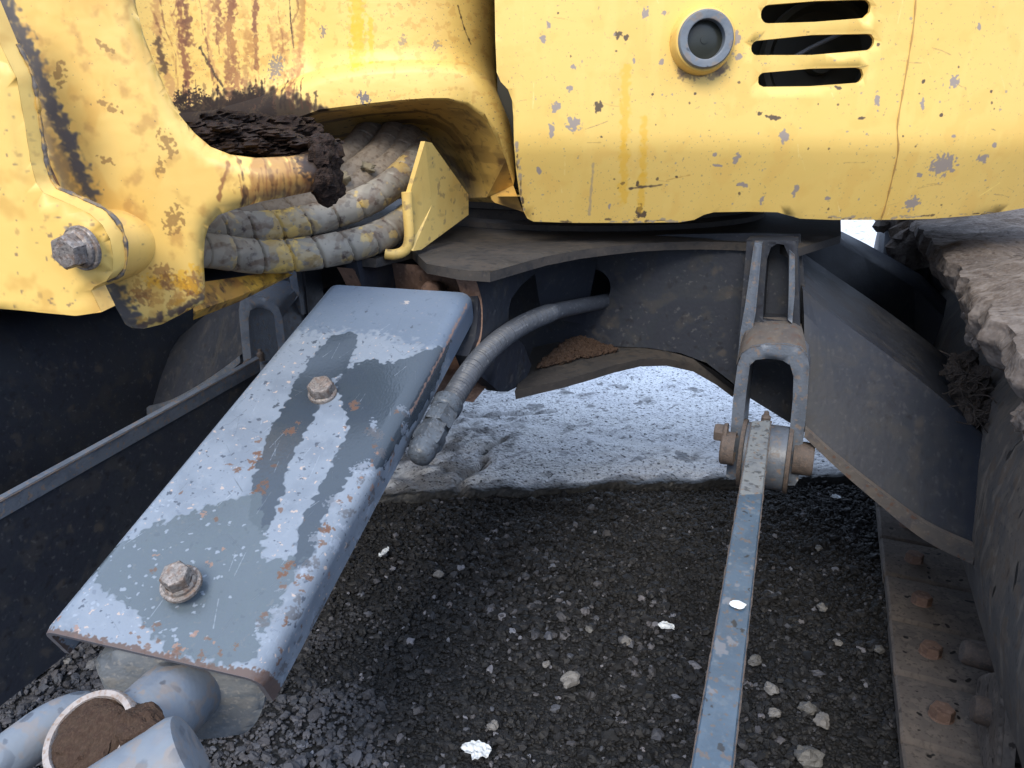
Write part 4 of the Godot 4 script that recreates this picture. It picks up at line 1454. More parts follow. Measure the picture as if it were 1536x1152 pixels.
func rust_drip_material() -> StandardMaterial3D:
	if M.has("drips"):
		return M.drips
	# metres: u from -0.50 to 0.0, y from 0.66 to 0.92
	var im: Image = layered(1000, 520, Color(0.90, 0.765, 0.44), 0.45, [
		[0.006, 401, 0.4, 0.7, Color(0.89, 0.75, 0.42), 0.7, 0.45],
		[0.03, 402, 0.62, 0.75, Color(0.80, 0.62, 0.33), 0.5, 0.5],
		[0.11, 403, 0.77, 0.82, Color(0.50, 0.42, 0.36), 0.7, 0.6]])[0]
	var rust := Color(0.52, 0.335, 0.23)
	var pale := Color(0.76, 0.58, 0.36)
	var black := Color(0.17, 0.13, 0.115)
	var T := func(p: Vector2) -> Vector2: return Vector2((p.x + 0.50) / 0.50 * 1000.0, (1.0 - (p.y - 0.66) / 0.26) * 520.0)
	for d in [[[Vector2(-0.4038, 0.8885), Vector2(-0.4093, 0.8295), Vector2(-0.4091, 0.7876), Vector2(-0.4075, 0.7485)], 16.0, rust, 0.85], [[Vector2(-0.3396, 0.8885), Vector2(-0.3487, 0.8444), Vector2(-0.3492, 0.8106), Vector2(-0.3477, 0.7798)], 17.0, rust, 0.9], [[Vector2(-0.3115, 0.8885), Vector2(-0.3185, 0.8444), Vector2(-0.32, 0.7991)], 10.0, rust, 0.9], [[Vector2(-0.3677, 0.8885), Vector2(-0.3782, 0.8295), Vector2(-0.3722, 0.7837)], 9.0, pale, 0.7], [[Vector2(-0.4324, 0.8739), Vector2(-0.4354, 0.8068), Vector2(-0.4236, 0.7603)], 14.0, pale, 0.8], [[Vector2(-0.2569, 0.8885), Vector2(-0.2636, 0.8295), Vector2(-0.2712, 0.7603)], 12.0, pale, 0.75], [[Vector2(-0.3882, 0.822), Vector2(-0.3718, 0.7876), Vector2(-0.3562, 0.7642)], 6.0, black, 0.8], [[Vector2(-0.4355, 0.8295), Vector2(-0.4338, 0.7953)], 12.0, black, 0.6], [[Vector2(-0.272, 0.8812), Vector2(-0.2729, 0.8444), Vector2(-0.2716, 0.822)], 2.5, black, 0.8], [[Vector2(-0.067, 0.8703), Vector2(-0.0595, 0.8444), Vector2(-0.0524, 0.828)], 3.0, black, 0.7]]:
		var pts := []
		for p in d[0]:
			pts.append(T.call(p))
		streak(im, pts, d[1], d[2], 0.6, d[3], 0.25)
	for d in [[[Vector2(-0.1871, 0.8885), Vector2(-0.189, 0.8444), Vector2(-0.1899, 0.803)], 24.0], [[Vector2(-0.1723, 0.8519), Vector2(-0.1718, 0.803)], 9.0]]:
		var pts := []
		for p in d[0]:
			pts.append(T.call(p))
		streak(im, pts, d[1], Color(0.90, 0.71, 0.22), 0.32, 0.7, 0.0)
	for i in 46:
		var x := rng.randf()
		var a: Vector2 = T.call(Vector2(-0.4384, 0.8885).lerp(Vector2(-0.2553, 0.8885), x))
		var b: Vector2 = T.call(Vector2(-0.4279, 0.7285).lerp(Vector2(-0.2612, 0.7603), x))
		var y0 := rng.randf_range(0.0, 0.7)
		var y1 := minf(1.0, y0 + rng.randf_range(0.15, 0.6))
		var tone: Color = [rust, Color(0.66, 0.47, 0.28), Color(0.44, 0.28, 0.20), pale, Color(0.72, 0.53, 0.30)][i % 5]
		streak(im, [a.lerp(b, y0), a.lerp(b, lerpf(y0, y1, 0.35)) + Vector2(rng.randf_range(-9, 9), 0), a.lerp(b, lerpf(y0, y1, 0.7)) + Vector2(rng.randf_range(-12, 12), 0), a.lerp(b, y1) + Vector2(rng.randf_range(-12, 12), 0)], rng.randf_range(2.0, 8.0) if i % 3 else rng.randf_range(12, 22), tone, 0.6, rng.randf_range(0.25, 0.65), 0.5)
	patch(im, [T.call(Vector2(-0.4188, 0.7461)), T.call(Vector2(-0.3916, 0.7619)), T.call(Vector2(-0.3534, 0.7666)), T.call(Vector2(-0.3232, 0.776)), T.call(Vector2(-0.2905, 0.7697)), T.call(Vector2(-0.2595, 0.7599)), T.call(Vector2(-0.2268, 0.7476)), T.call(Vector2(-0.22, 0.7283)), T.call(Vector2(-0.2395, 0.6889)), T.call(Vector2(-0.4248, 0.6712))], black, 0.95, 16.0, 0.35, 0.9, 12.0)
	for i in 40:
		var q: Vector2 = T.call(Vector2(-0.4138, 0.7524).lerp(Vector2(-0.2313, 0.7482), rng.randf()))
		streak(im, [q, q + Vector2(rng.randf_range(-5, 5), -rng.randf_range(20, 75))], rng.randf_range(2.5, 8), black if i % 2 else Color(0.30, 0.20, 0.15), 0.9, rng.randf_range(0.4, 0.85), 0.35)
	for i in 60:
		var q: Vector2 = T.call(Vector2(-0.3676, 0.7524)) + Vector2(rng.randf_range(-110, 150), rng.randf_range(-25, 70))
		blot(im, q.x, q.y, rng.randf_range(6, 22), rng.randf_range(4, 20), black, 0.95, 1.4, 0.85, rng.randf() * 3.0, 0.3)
	for c in [[Vector2(-0.2952, 0.7991), 14, 24, Color(0.55, 0.50, 0.45)], [Vector2(-0.1787, 0.7614), 13, 11, Color(0.42, 0.40, 0.43)], [Vector2(-0.2333, 0.8407), 7, 12, Color(0.55, 0.50, 0.45)], [Vector2(-0.1343, 0.828), 7, 12, Color(0.66, 0.58, 0.45)], [Vector2(-0.0935, 0.8242), 9, 9, Color(0.66, 0.58, 0.45)], [Vector2(-0.1188, 0.7553), 16, 8, Color(0.7, 0.55, 0.3)]]:
		var q: Vector2 = T.call(c[0])
		blot(im, q.x, q.y, c[1], c[2], c[3], 0.6, 1.3, 0.9, 0.3, 0.15)
	M.drips = material(im, 1.0, 0.0, yellow_bump, 0.05, false)
	return M.drips


func build_boom_mount(t: Node3D):
	# curved front of the main frame, the thick shelf under it and the arch the hoses pass through
	var r0 := [Vector3(-0.4617, 1.005, -1), Vector3(-0.429, 1.01, -1.02), Vector3(-0.3947, 1.016, -1.04), Vector3(-0.3481, 1.016, -1.04), Vector3(-0.2937, 1.016, -1.04), Vector3(-0.2548, 1.016, -1.04), Vector3(-0.2432, 1.019, -1.05), Vector3(-0.2238, 1.016, -1.04), Vector3(-0.1908, 1.013, -1.03), Vector3(-0.1593, 1.012, -1.025), Vector3(-0.1286, 1.012, -1.025), Vector3(-0.0985, 1.013, -1.03), Vector3(-0.0723, 1.016, -1.04), Vector3(-0.0499, 1.022, -1.06), Vector3(-0.035, 1.03, -1.09), Vector3(-0.0238, 1.044, -1.14), Vector3(-0.0179, 1.062, -1.2), Vector3(-0.0152, 1.081, -1.27)]
	var r1 := [Vector3(-0.4961, 0.7968, -1), Vector3(-0.4621, 0.7907, -1.02), Vector3(-0.4262, 0.7843, -1.04), Vector3(-0.3758, 0.7843, -1.04), Vector3(-0.3155, 0.7999, -1.04), Vector3(-0.2718, 0.8229, -1.04), Vector3(-0.2587, 0.8316, -1.05), Vector3(-0.2386, 0.8229, -1.04), Vector3(-0.2035, 0.822, -1.03), Vector3(-0.1698, 0.823, -1.025), Vector3(-0.1371, 0.8245, -1.025), Vector3(-0.1049, 0.825, -1.03), Vector3(-0.077, 0.826, -1.04), Vector3(-0.0532, 0.8249, -1.06), Vector3(-0.0374, 0.8199, -1.09), Vector3(-0.0256, 0.8118, -1.14), Vector3(-0.0193, 0.8032, -1.2), Vector3(-0.0164, 0.7938, -1.27)]
	var r2 := [Vector3(-0.4998, 0.7436, -0.99), Vector3(-0.4651, 0.7401, -1.01), Vector3(-0.4274, 0.7445, -1.03), Vector3(-0.3765, 0.7485, -1.03), Vector3(-0.316, 0.7642, -1.03), Vector3(-0.2724, 0.7853, -1.03), Vector3(-0.2582, 0.7918, -1.035), Vector3(-0.2383, 0.7961, -1.03), Vector3(-0.2028, 0.8014, -1.02), Vector3(-0.1696, 0.8043, -1.018), Vector3(-0.1369, 0.8058, -1.018), Vector3(-0.1045, 0.8059, -1.02), Vector3(-0.0767, 0.806, -1.03), Vector3(-0.0528, 0.8018, -1.045), Vector3(-0.0345, 0.7926, -1.07), Vector3(-0.0225, 0.7786, -1.11), Vector3(-0.0171, 0.7658, -1.17), Vector3(-0.0153, 0.7546, -1.25)]
	var r3 := [Vector3(-0.498, 0.7389, -0.985), Vector3(-0.4612, 0.7353, -1), Vector3(-0.4232, 0.7387, -1.018), Vector3(-0.3716, 0.7426, -1.015), Vector3(-0.3105, 0.7572, -1.01), Vector3(-0.2666, 0.7769, -1.006), Vector3(-0.251, 0.7829, -1.004), Vector3(-0.2319, 0.7879, -1), Vector3(-0.1987, 0.7936, -0.997), Vector3(-0.1661, 0.7964, -0.995), Vector3(-0.1341, 0.7987, -0.995), Vector3(-0.1021, 0.7994, -0.995), Vector3(-0.0744, 0.7988, -0.997), Vector3(-0.0508, 0.7941, -1.004), Vector3(-0.0303, 0.7797, -1.015), Vector3(-0.0135, 0.7573, -1.035), Vector3(-0.0026, 0.7329, -1.06), Vector3(0.0018, 0.7076, -1.1)]
	var r4 := [Vector3(-0.4967, 0.7312, -0.98), Vector3(-0.4601, 0.7267, -0.995), Vector3(-0.421, 0.73, -1.01), Vector3(-0.3688, 0.7322, -1.004), Vector3(-0.3086, 0.7453, -1), Vector3(-0.2653, 0.762, -0.996), Vector3(-0.2497, 0.768, -0.994), Vector3(-0.2309, 0.7754, -0.992), Vector3(-0.198, 0.7827, -0.99), Vector3(-0.1655, 0.7863, -0.988), Vector3(-0.1336, 0.7885, -0.988), Vector3(-0.1017, 0.7893, -0.988), Vector3(-0.0741, 0.7879, -0.99), Vector3(-0.0506, 0.7816, -0.996), Vector3(-0.0302, 0.7632, -1.006), Vector3(-0.0134, 0.7364, -1.022), Vector3(-0.0017, 0.7082, -1.045), Vector3(0.0036, 0.6777, -1.08)]
	var r5 := [Vector3(-0.5049, 0.6816, -0.98), Vector3(-0.467, 0.681, -0.995), Vector3(-0.4267, 0.6886, -1.01), Vector3(-0.3726, 0.7007, -1.004), Vector3(-0.3111, 0.7205, -1), Vector3(-0.2674, 0.7375, -0.996), Vector3(-0.2518, 0.7421, -0.994), Vector3(-0.233, 0.7482, -0.992), Vector3(-0.2, 0.7519, -0.99), Vector3(-0.1672, 0.7556, -0.988), Vector3(-0.1349, 0.7587, -0.988), Vector3(-0.1027, 0.7609, -0.988), Vector3(-0.0772, 0.761, -0.99), Vector3(-0.0535, 0.7567, -0.996), Vector3(-0.0337, 0.7439, -1.006), Vector3(-0.0177, 0.7221, -1.022), Vector3(-0.0052, 0.6941, -1.045), Vector3(0.0036, 0.662, -1.08)]
	var r6 := [Vector3(-0.5117, 0.6717, -0.99), Vector3(-0.4732, 0.6709, -1.005), Vector3(-0.4322, 0.6784, -1.02), Vector3(-0.3774, 0.6917, -1.014), Vector3(-0.315, 0.7126, -1.01), Vector3(-0.2705, 0.733, -1.006), Vector3(-0.2547, 0.7385, -1.004), Vector3(-0.2356, 0.7454, -1.002), Vector3(-0.2022, 0.7492, -1), Vector3(-0.1691, 0.753, -0.998), Vector3(-0.1364, 0.7568, -0.998), Vector3(-0.1038, 0.7591, -0.998), Vector3(-0.0797, 0.7591, -1), Vector3(-0.0565, 0.754, -1.006), Vector3(-0.0374, 0.7403, -1.016), Vector3(-0.0213, 0.7173, -1.032), Vector3(-0.0079, 0.6871, -1.055), Vector3(0.0018, 0.6526, -1.09)]
	# tunnel rows run back under the shelf; their last columns come down as the right-hand wall
	var r7 := [Vector3(-0.5225, 0.6663, -1.1), Vector3(-0.4857, 0.6663, -1.1), Vector3(-0.4389, 0.6725, -1.1), Vector3(-0.3874, 0.6813, -1.1), Vector3(-0.3358, 0.6945, -1.1), Vector3(-0.2928, 0.7162, -1.1), Vector3(-0.274, 0.7248, -1.1), Vector3(-0.2554, 0.7317, -1.1), Vector3(-0.2234, 0.7377, -1.1), Vector3(-0.1907, 0.7419, -1.1), Vector3(-0.1582, 0.7445, -1.1), Vector3(-0.1276, 0.7453, -1.1), Vector3(-0.1044, 0.7411, -1.1), Vector3(-0.0831, 0.7291, -1.1), Vector3(-0.0654, 0.7102, -1.1), Vector3(-0.0512, 0.6857, -1.1), Vector3(-0.0405, 0.661, -1.1), Vector3(-0.0353, 0.6358, -1.1)]
	var r8 := [Vector3(-0.5475, 0.6595, -1.24), Vector3(-0.5164, 0.6595, -1.24), Vector3(-0.4741, 0.6665, -1.24), Vector3(-0.4212, 0.6764, -1.24), Vector3(-0.3687, 0.6863, -1.24), Vector3(-0.3262, 0.7011, -1.24), Vector3(-0.3053, 0.706, -1.24), Vector3(-0.2847, 0.708, -1.24), Vector3(-0.2538, 0.7099, -1.24), Vector3(-0.2231, 0.7109, -1.24), Vector3(-0.1923, 0.7119, -1.24), Vector3(-0.1637, 0.7119, -1.24), Vector3(-0.1413, 0.708, -1.24), Vector3(-0.1232, 0.6972, -1.24), Vector3(-0.1093, 0.6814, -1.24), Vector3(-0.0974, 0.6635, -1.24), Vector3(-0.0874, 0.6454, -1.24), Vector3(-0.0816, 0.6241, -1.24)]
	var mb := MB.new()
	loft(mb, [r0, r1, r2])
	uv_plane(mb)
	part("main_frame", mb, rust_drip_material(), t, 60.0)
	mb = MB.new()
	loft(mb, [r2, r3, r4, r5, r6])
	uv_plane(mb)
	part("shelf", mb, rust_drip_material(), t, 75.0)
	mb = MB.new()
	loft(mb, [r6, r7, r8])
	part("hose_tunnel", mb, M.tunnel, t, 60.0)
	# lower edge of the tunnel's wall and the panel-side cheek
	mb = MB.new()
	loft(mb, [[Vector3(0.0018, 0.6526, -1.09), Vector3(0.0092, 0.633, -1.09), Vector3(0.0157, 0.6168, -1.09)], [Vector3(-0.0306, 0.6394, -1.1), Vector3(-0.0279, 0.6322, -1.1), Vector3(-0.0242, 0.6286, -1.1)], [Vector3(-0.0816, 0.6261, -1.24), Vector3(-0.0796, 0.622, -1.24), Vector3(-0.0713, 0.619, -1.24)]])
	part("tunnel_lip", mb, M.tunnel, t)
	mb = MB.new()
	loft(mb, [[Vector3(-0.0218, 1.081, -1.27), Vector3(0.0063, 1.062, -1.2)], [Vector3(-0.0238, 0.76, -1.27), Vector3(0.0215, 0.7578, -1.2)], [Vector3(-0.0729, 0.6218, -1.27), Vector3(0.0325, 0.6123, -1.2)]])
	part("cheek", mb, M.tunnel, t)
	# flat guard plate that holds the hoses in, seen along its edge
	mb = MB.new()
	var g := [Vector3(-0.108, 0.7115, -0.955), Vector3(-0.1272, 0.6535, -0.95), Vector3(-0.131, 0.5874, -0.945), Vector3(-0.1262, 0.5842, -0.945)]
	var gb := [Vector3(-0.1023, 0.7098, -0.975), Vector3(-0.0646, 0.6409, -1.08), Vector3(-0.0651, 0.6141, -1.08), Vector3(-0.1174, 0.5837, -0.96)]
	var nrm: Vector3 = (gb[1] - g[1]).cross(Vector3.UP).normalized() * 0.006
	var fr := [g[0], gb[0], gb[1], gb[2], gb[3], g[3], g[2], g[1]]
	var bk := []
	for p in fr:
		bk.append(p + nrm)
	cap(mb, fr)
	cap(mb, bk, true)
	loft(mb, [fr, bk], true)
	part("hose_guard", mb, M.guard, t, 20.0)
	mb = MB.new()
	tube(mb, spline([Vector3(-0.1257, 0.6539, -0.945), Vector3(-0.1252, 0.6289, -0.945), Vector3(-0.1245, 0.6051, -0.945), Vector3(-0.1268, 0.5907, -0.945), Vector3(-0.1336, 0.5826, -0.945), Vector3(-0.1452, 0.5793, -0.945), Vector3(-0.1549, 0.5801, -0.945)], 4), func(l, a): return 0.0065, 12)
	part("guide_rod", mb, M.guard, t)


func uv_plane(mb: MB):
	for i in mb.v.size():
		mb.t[i] = Vector2((mb.v[i].x + 0.50) / 0.50, 1.0 - (mb.v[i].y - 0.66) / 0.26)


# ------------------------------------------------------------------ swing bracket

func build_swing_bracket():
	var t := thing("swing_bracket", "big worn yellow swing bracket casting with a bolted lug at its side", "swing bracket", Vector3(-0.33, 0.55, -0.72), HOUSE)
	var mb := MB.new()
	var o := [Vector2(-0.4387, 0.9062), Vector2(-0.3138, 0.9062), Vector2(-0.3191, 0.8578), Vector2(-0.3198, 0.8276), Vector2(-0.3164, 0.8044), Vector2(-0.3095, 0.7812), Vector2(-0.3021, 0.7597), Vector2(-0.2922, 0.7377), Vector2(-0.2812, 0.7226), Vector2(-0.2668, 0.7096), Vector2(-0.2491, 0.7027), Vector2(-0.2261, 0.6999), Vector2(-0.1961, 0.701), Vector2(-0.167, 0.7056), Vector2(-0.1646, 0.6976), Vector2(-0.1665, 0.6802), Vector2(-0.1697, 0.6702), Vector2(-0.1869, 0.6673), Vector2(-0.224, 0.6607), Vector2(-0.2522, 0.653), Vector2(-0.2681, 0.6476), Vector2(-0.2785, 0.6373), Vector2(-0.2846, 0.6233), Vector2(-0.2885, 0.6016), Vector2(-0.2903, 0.5763), Vector2(-0.2925, 0.5635), Vector2(-0.3143, 0.5524), Vector2(-0.3369, 0.5413), Vector2(-0.3548, 0.5373), Vector2(-0.3656, 0.538), Vector2(-0.3715, 0.5413), Vector2(-0.3788, 0.5596), Vector2(-0.385, 0.5763), Vector2(-0.3921, 0.6016), Vector2(-0.3984, 0.6446), Vector2(-0.4064, 0.6684), Vector2(-0.4143, 0.6976), Vector2(-0.4209, 0.726), Vector2(-0.4282, 0.7753), Vector2(-0.4383, 0.7965), Vector2(-0.4466, 0.8225)]
	var dep := func(p: Vector2) -> float:
		# the horizontal arm runs back towards the house
		var back := smoothstep(0.03, 0.26, p.x + 0.265) * 0.13
		return back + 0.004 * sin(p.x * 17.0) + 0.003 * sin(p.y * 23.0 + 1.0)
	sheet(mb, o, [], 0.008, 0.09, 0.02, func(p, d): return Vector3(p.x - d * 0.52, p.y - d * 0.05, -0.72 - dep.call(p) - d), BRACKET)
	part("casting", mb, bracket_material(), t, 50.0)
	# pin boss swelling out of the casting towards the lug
	mb = MB.new()
	var a := Vector3(-0.3531, 0.627, -0.744)
	var b := Vector3(-0.3901, 0.617, -0.7)
	lathe(mb, a, b - a, [Vector2(0.006, -0.026), Vector2(0.016, -0.020), Vector2(0.024, -0.010), Vector2(0.029, 0.002), Vector2(0.032, 0.016), Vector2(0.033, 0.03), Vector2(0.0335, 0.09)], 48)
	part("boss", mb, M.yellow, t, 70.0)
	# lug in front, part of the body at the left
	mb = MB.new()
	var lug := [Vector2(-0.4338, 0.8425), Vector2(-0.4121, 0.8292), Vector2(-0.405, 0.8019), Vector2(-0.4, 0.7824), Vector2(-0.3924, 0.7596), Vector2(-0.3927, 0.7268), Vector2(-0.3937, 0.6955), Vector2(-0.392, 0.6794), Vector2(-0.3875, 0.6721), Vector2(-0.3765, 0.6673), Vector2(-0.3645, 0.662), Vector2(-0.3515, 0.6556), Vector2(-0.3427, 0.6465), Vector2(-0.338, 0.6351), Vector2(-0.3377, 0.6203), Vector2(-0.3403, 0.6075), Vector2(-0.3472, 0.5996), Vector2(-0.3587, 0.5945), Vector2(-0.3615, 0.5911), Vector2(-0.3586, 0.582), Vector2(-0.3556, 0.5728), Vector2(-0.3789, 0.5693), Vector2(-0.4123, 0.5722), Vector2(-0.4457, 0.5751), Vector2(-0.4842, 0.5797)]
	sheet(mb, lug, [], 0.008, 0.017, 0.006, func(p, d): return Vector3(p.x + d * 0.62, p.y + d * 0.30, -0.64 + 0.05 * (p.x + 0.33) - d))
	part("lug", mb, M.yellow, t, 50.0)
	mb = MB.new()
	var rim := []
	for q in [Vector2(-0.4, 0.7824), Vector2(-0.3924, 0.7596), Vector2(-0.3927, 0.7268), Vector2(-0.3937, 0.6955), Vector2(-0.392, 0.6794), Vector2(-0.3875, 0.6721), Vector2(-0.3765, 0.6673), Vector2(-0.3645, 0.662), Vector2(-0.3515, 0.6556), Vector2(-0.3427, 0.6465), Vector2(-0.338, 0.6351), Vector2(-0.3377, 0.6203), Vector2(-0.3409, 0.6075), Vector2(-0.3472, 0.5996), Vector2(-0.3587, 0.5945)]:
		rim.append(Vector3(q.x + 0.0105, q.y + 0.0048, -0.64 + 0.05 * (q.x + 0.33) - 0.0165))
	tube(mb, finer(spline(rim, 4), 0.002), func(l, a): return 0.0017 + 0.0012 * jag.get_noise_1d(l * 900.0), 8)
	part("worn_rim", mb, M.scuffed, t)
	# rear cheek of the casting, closing the gap behind the lug
	mb = MB.new()
	sheet(mb, [Vector2(-0.5434, 0.8827), Vector2(-0.4777, 0.8827), Vector2(-0.458, 0.8104), Vector2(-0.4488, 0.7468), Vector2(-0.4437, 0.6522), Vector2(-0.4507, 0.6095), Vector2(-0.5191, 0.5949), Vector2(-0.5991, 0.631)], [], 0.03, 0.02, 0.003, at_w(0.85))
	part("rear_cheek", mb, M.yellow_oily, t)
	# big rusty bolt on its washer in the lug
	mb = MB.new()
	var n := Vector3(-0.33, -0.08, 0.94)
	hex_bolt(mb, Vector3(-0.3526, 0.6308, -0.636), n, 0.0132, 0.017, 0.35, 1.2, 0.0185)
	part("pin_bolt", mb, M.bolt, t)
	# lower plate running back to the house below the hoses
	mb = MB.new()
	loft(mb, [[Vector3(-0.3339, 0.571, -0.8), Vector3(-0.3055, 0.5673, -0.86), Vector3(-0.2647, 0.5655, -0.93)], [Vector3(-0.3293, 0.5448, -0.78), Vector3(-0.3008, 0.5494, -0.84), Vector3(-0.2688, 0.5607, -0.92)], [Vector3(-0.3347, 0.534, -0.79), Vector3(-0.305, 0.5413, -0.85), Vector3(-0.2654, 0.5573, -0.93)], [Vector3(-0.3599, 0.5214, -0.85), Vector3(-0.3228, 0.5324, -0.9), Vector3(-0.2711, 0.5538, -0.95)]])
	part("lower_plate", mb, M.yellow_oily, t)


const BRACKET := Rect2(-0.62, 0.50, 0.62, 0.44)

func bracket_material() -> StandardMaterial3D:
	var im: Image = layered(930, 660, Color(0.885, 0.745, 0.425), 0.46, [
		[0.005, 501, 0.4, 0.7, Color(0.87, 0.71, 0.385), 0.7, 0.45],
		[0.012, 502, 0.58, 0.76, Color(0.83, 0.64, 0.32), 0.5, 0.5, Vector2(1, 2)],
		[0.02, 503, 0.55, 0.85, Color(0.66, 0.49, 0.27), 0.5, 0.6],
		[0.1, 504, 0.84, 0.89, Color(0.40, 0.33, 0.29), 0.6, 0.6]])[0]
	var T := func(p: Vector2) -> Vector2: return Vector2((p.x - BRACKET.position.x) / BRACKET.size.x * 930.0, (1.0 - (p.y - BRACKET.position.y) / BRACKET.size.y) * 660.0)
	var grey := Color(0.33, 0.315, 0.32)
	var rust := Color(0.47, 0.30, 0.18)
	var list := func(pts: Array) -> Array:
		var out := []
		for p in pts: out.append(T.call(p))
		return out
	# the scraped left edge
	streak(im, list.call([Vector2(-0.4325, 0.8578), Vector2(-0.4284, 0.8173), Vector2(-0.4176, 0.7913), Vector2(-0.4101, 0.7645), Vector2(-0.4018, 0.7399), Vector2(-0.3945, 0.7147), Vector2(-0.389, 0.6918), Vector2(-0.3834, 0.6714)]), 17.0, grey, 0.65, 0.95, 0.1)
	streak(im, list.call([Vector2(-0.4255, 0.7807), Vector2(-0.4164, 0.7371), Vector2(-0.4059, 0.6976), Vector2(-0.3961, 0.6684)]), 16.0, Color(0.66, 0.55, 0.36), 0.6, 0.8, 0.3)
	streak(im, list.call([Vector2(-0.3806, 0.5763), Vector2(-0.3742, 0.557), Vector2(-0.3666, 0.5439)]), 26.0, grey, 0.65, 0.9, 0.0)
	# rust on the lower lobe and the arm
	for i in 46:
		var q: Vector2 = T.call(Vector2(-0.3213, 0.5622)) + Vector2(rng.randf_range(-58, 58), rng.randf_range(-55, 35))
		blot(im, q.x, q.y, rng.randf_range(3, 15), rng.randf_range(3, 12), [rust, Color(0.70, 0.50, 0.24), Color(0.90, 0.66, 0.15)][i % 3], 0.55, 1.5, 0.5, rng.randf() * 3.0, 0.35)
	patch(im, list.call([Vector2(-0.2286, 0.7045), Vector2(-0.2079, 0.7022), Vector2(-0.1597, 0.7079), Vector2(-0.1599, 0.6625), Vector2(-0.1934, 0.6625), Vector2(-0.2242, 0.6578), Vector2(-0.2416, 0.6554), Vector2(-0.2441, 0.6714), Vector2(-0.2356, 0.6889)]), Color(0.56, 0.39, 0.23), 0.55, 16.0, 0.6, 0.6, 8.0)
	for i in 60:
		var q: Vector2 = T.call(Vector2(-0.2498, 0.7022).lerp(Vector2(-0.1647, 0.7045), rng.randf())) + Vector2(0, rng.randf_range(-8, 50))
		var tone: Color = [rust, Color(0.62, 0.43, 0.24), Color(0.25, 0.17, 0.13), Color(0.40, 0.27, 0.17)][i % 4]
		streak(im, [q, q + Vector2(rng.randf_range(-5, 5), rng.randf_range(15, 60)), q + Vector2(rng.randf_range(-9, 9), rng.randf_range(60, 100))], rng.randf_range(1.5, 5), tone, 0.55, rng.randf_range(0.25, 0.6), 0.45)
	for i in 26:
		var q: Vector2 = T.call(Vector2(-0.1828, 0.7022).lerp(Vector2(-0.1682, 0.6743), rng.randf()))
		blot(im, q.x + rng.randf_range(-10, 12), q.y, rng.randf_range(4, 14), rng.randf_range(4, 14), Color(0.19, 0.14, 0.12), 0.6, 1.4, 0.6, rng.randf() * 3.0, 0.3)
	streak(im, list.call([Vector2(-0.2554, 0.6947), Vector2(-0.2634, 0.6773), Vector2(-0.2688, 0.6625)]), 4.0, rust, 0.6, 0.7)
	streak(im, list.call([Vector2(-0.2963, 0.5686), Vector2(-0.3165, 0.5596), Vector2(-0.3367, 0.5518), Vector2(-0.3572, 0.5426)]), 9.0, Color(0.36, 0.30, 0.28), 0.6, 0.8, 0.3)
	for c in [[Vector2(-0.3517, 0.7913), 14, 3, 0.6], [Vector2(-0.3538, 0.7427), 12, 4, 0.4], [Vector2(-0.364, 0.6976), 9, 4, 0.3], [Vector2(-0.3928, 0.7699), 7, 12, 0.2], [Vector2(-0.3082, 0.7119), 8, 14, -0.3], [Vector2(-0.3126, 0.6446), 10, 16, 0.4], [Vector2(-0.3169, 0.6918), 5, 10, 0.2]]:
		var q: Vector2 = T.call(c[0])
		blot(im, q.x, q.y, c[1], c[2], Color(0.55, 0.42, 0.24), 0.6, 1.6, 0.75, c[3], 0.25)
	return material(im, 1.0, 0.0, yellow_bump, 0.08, false)


# ------------------------------------------------------------------ hoses

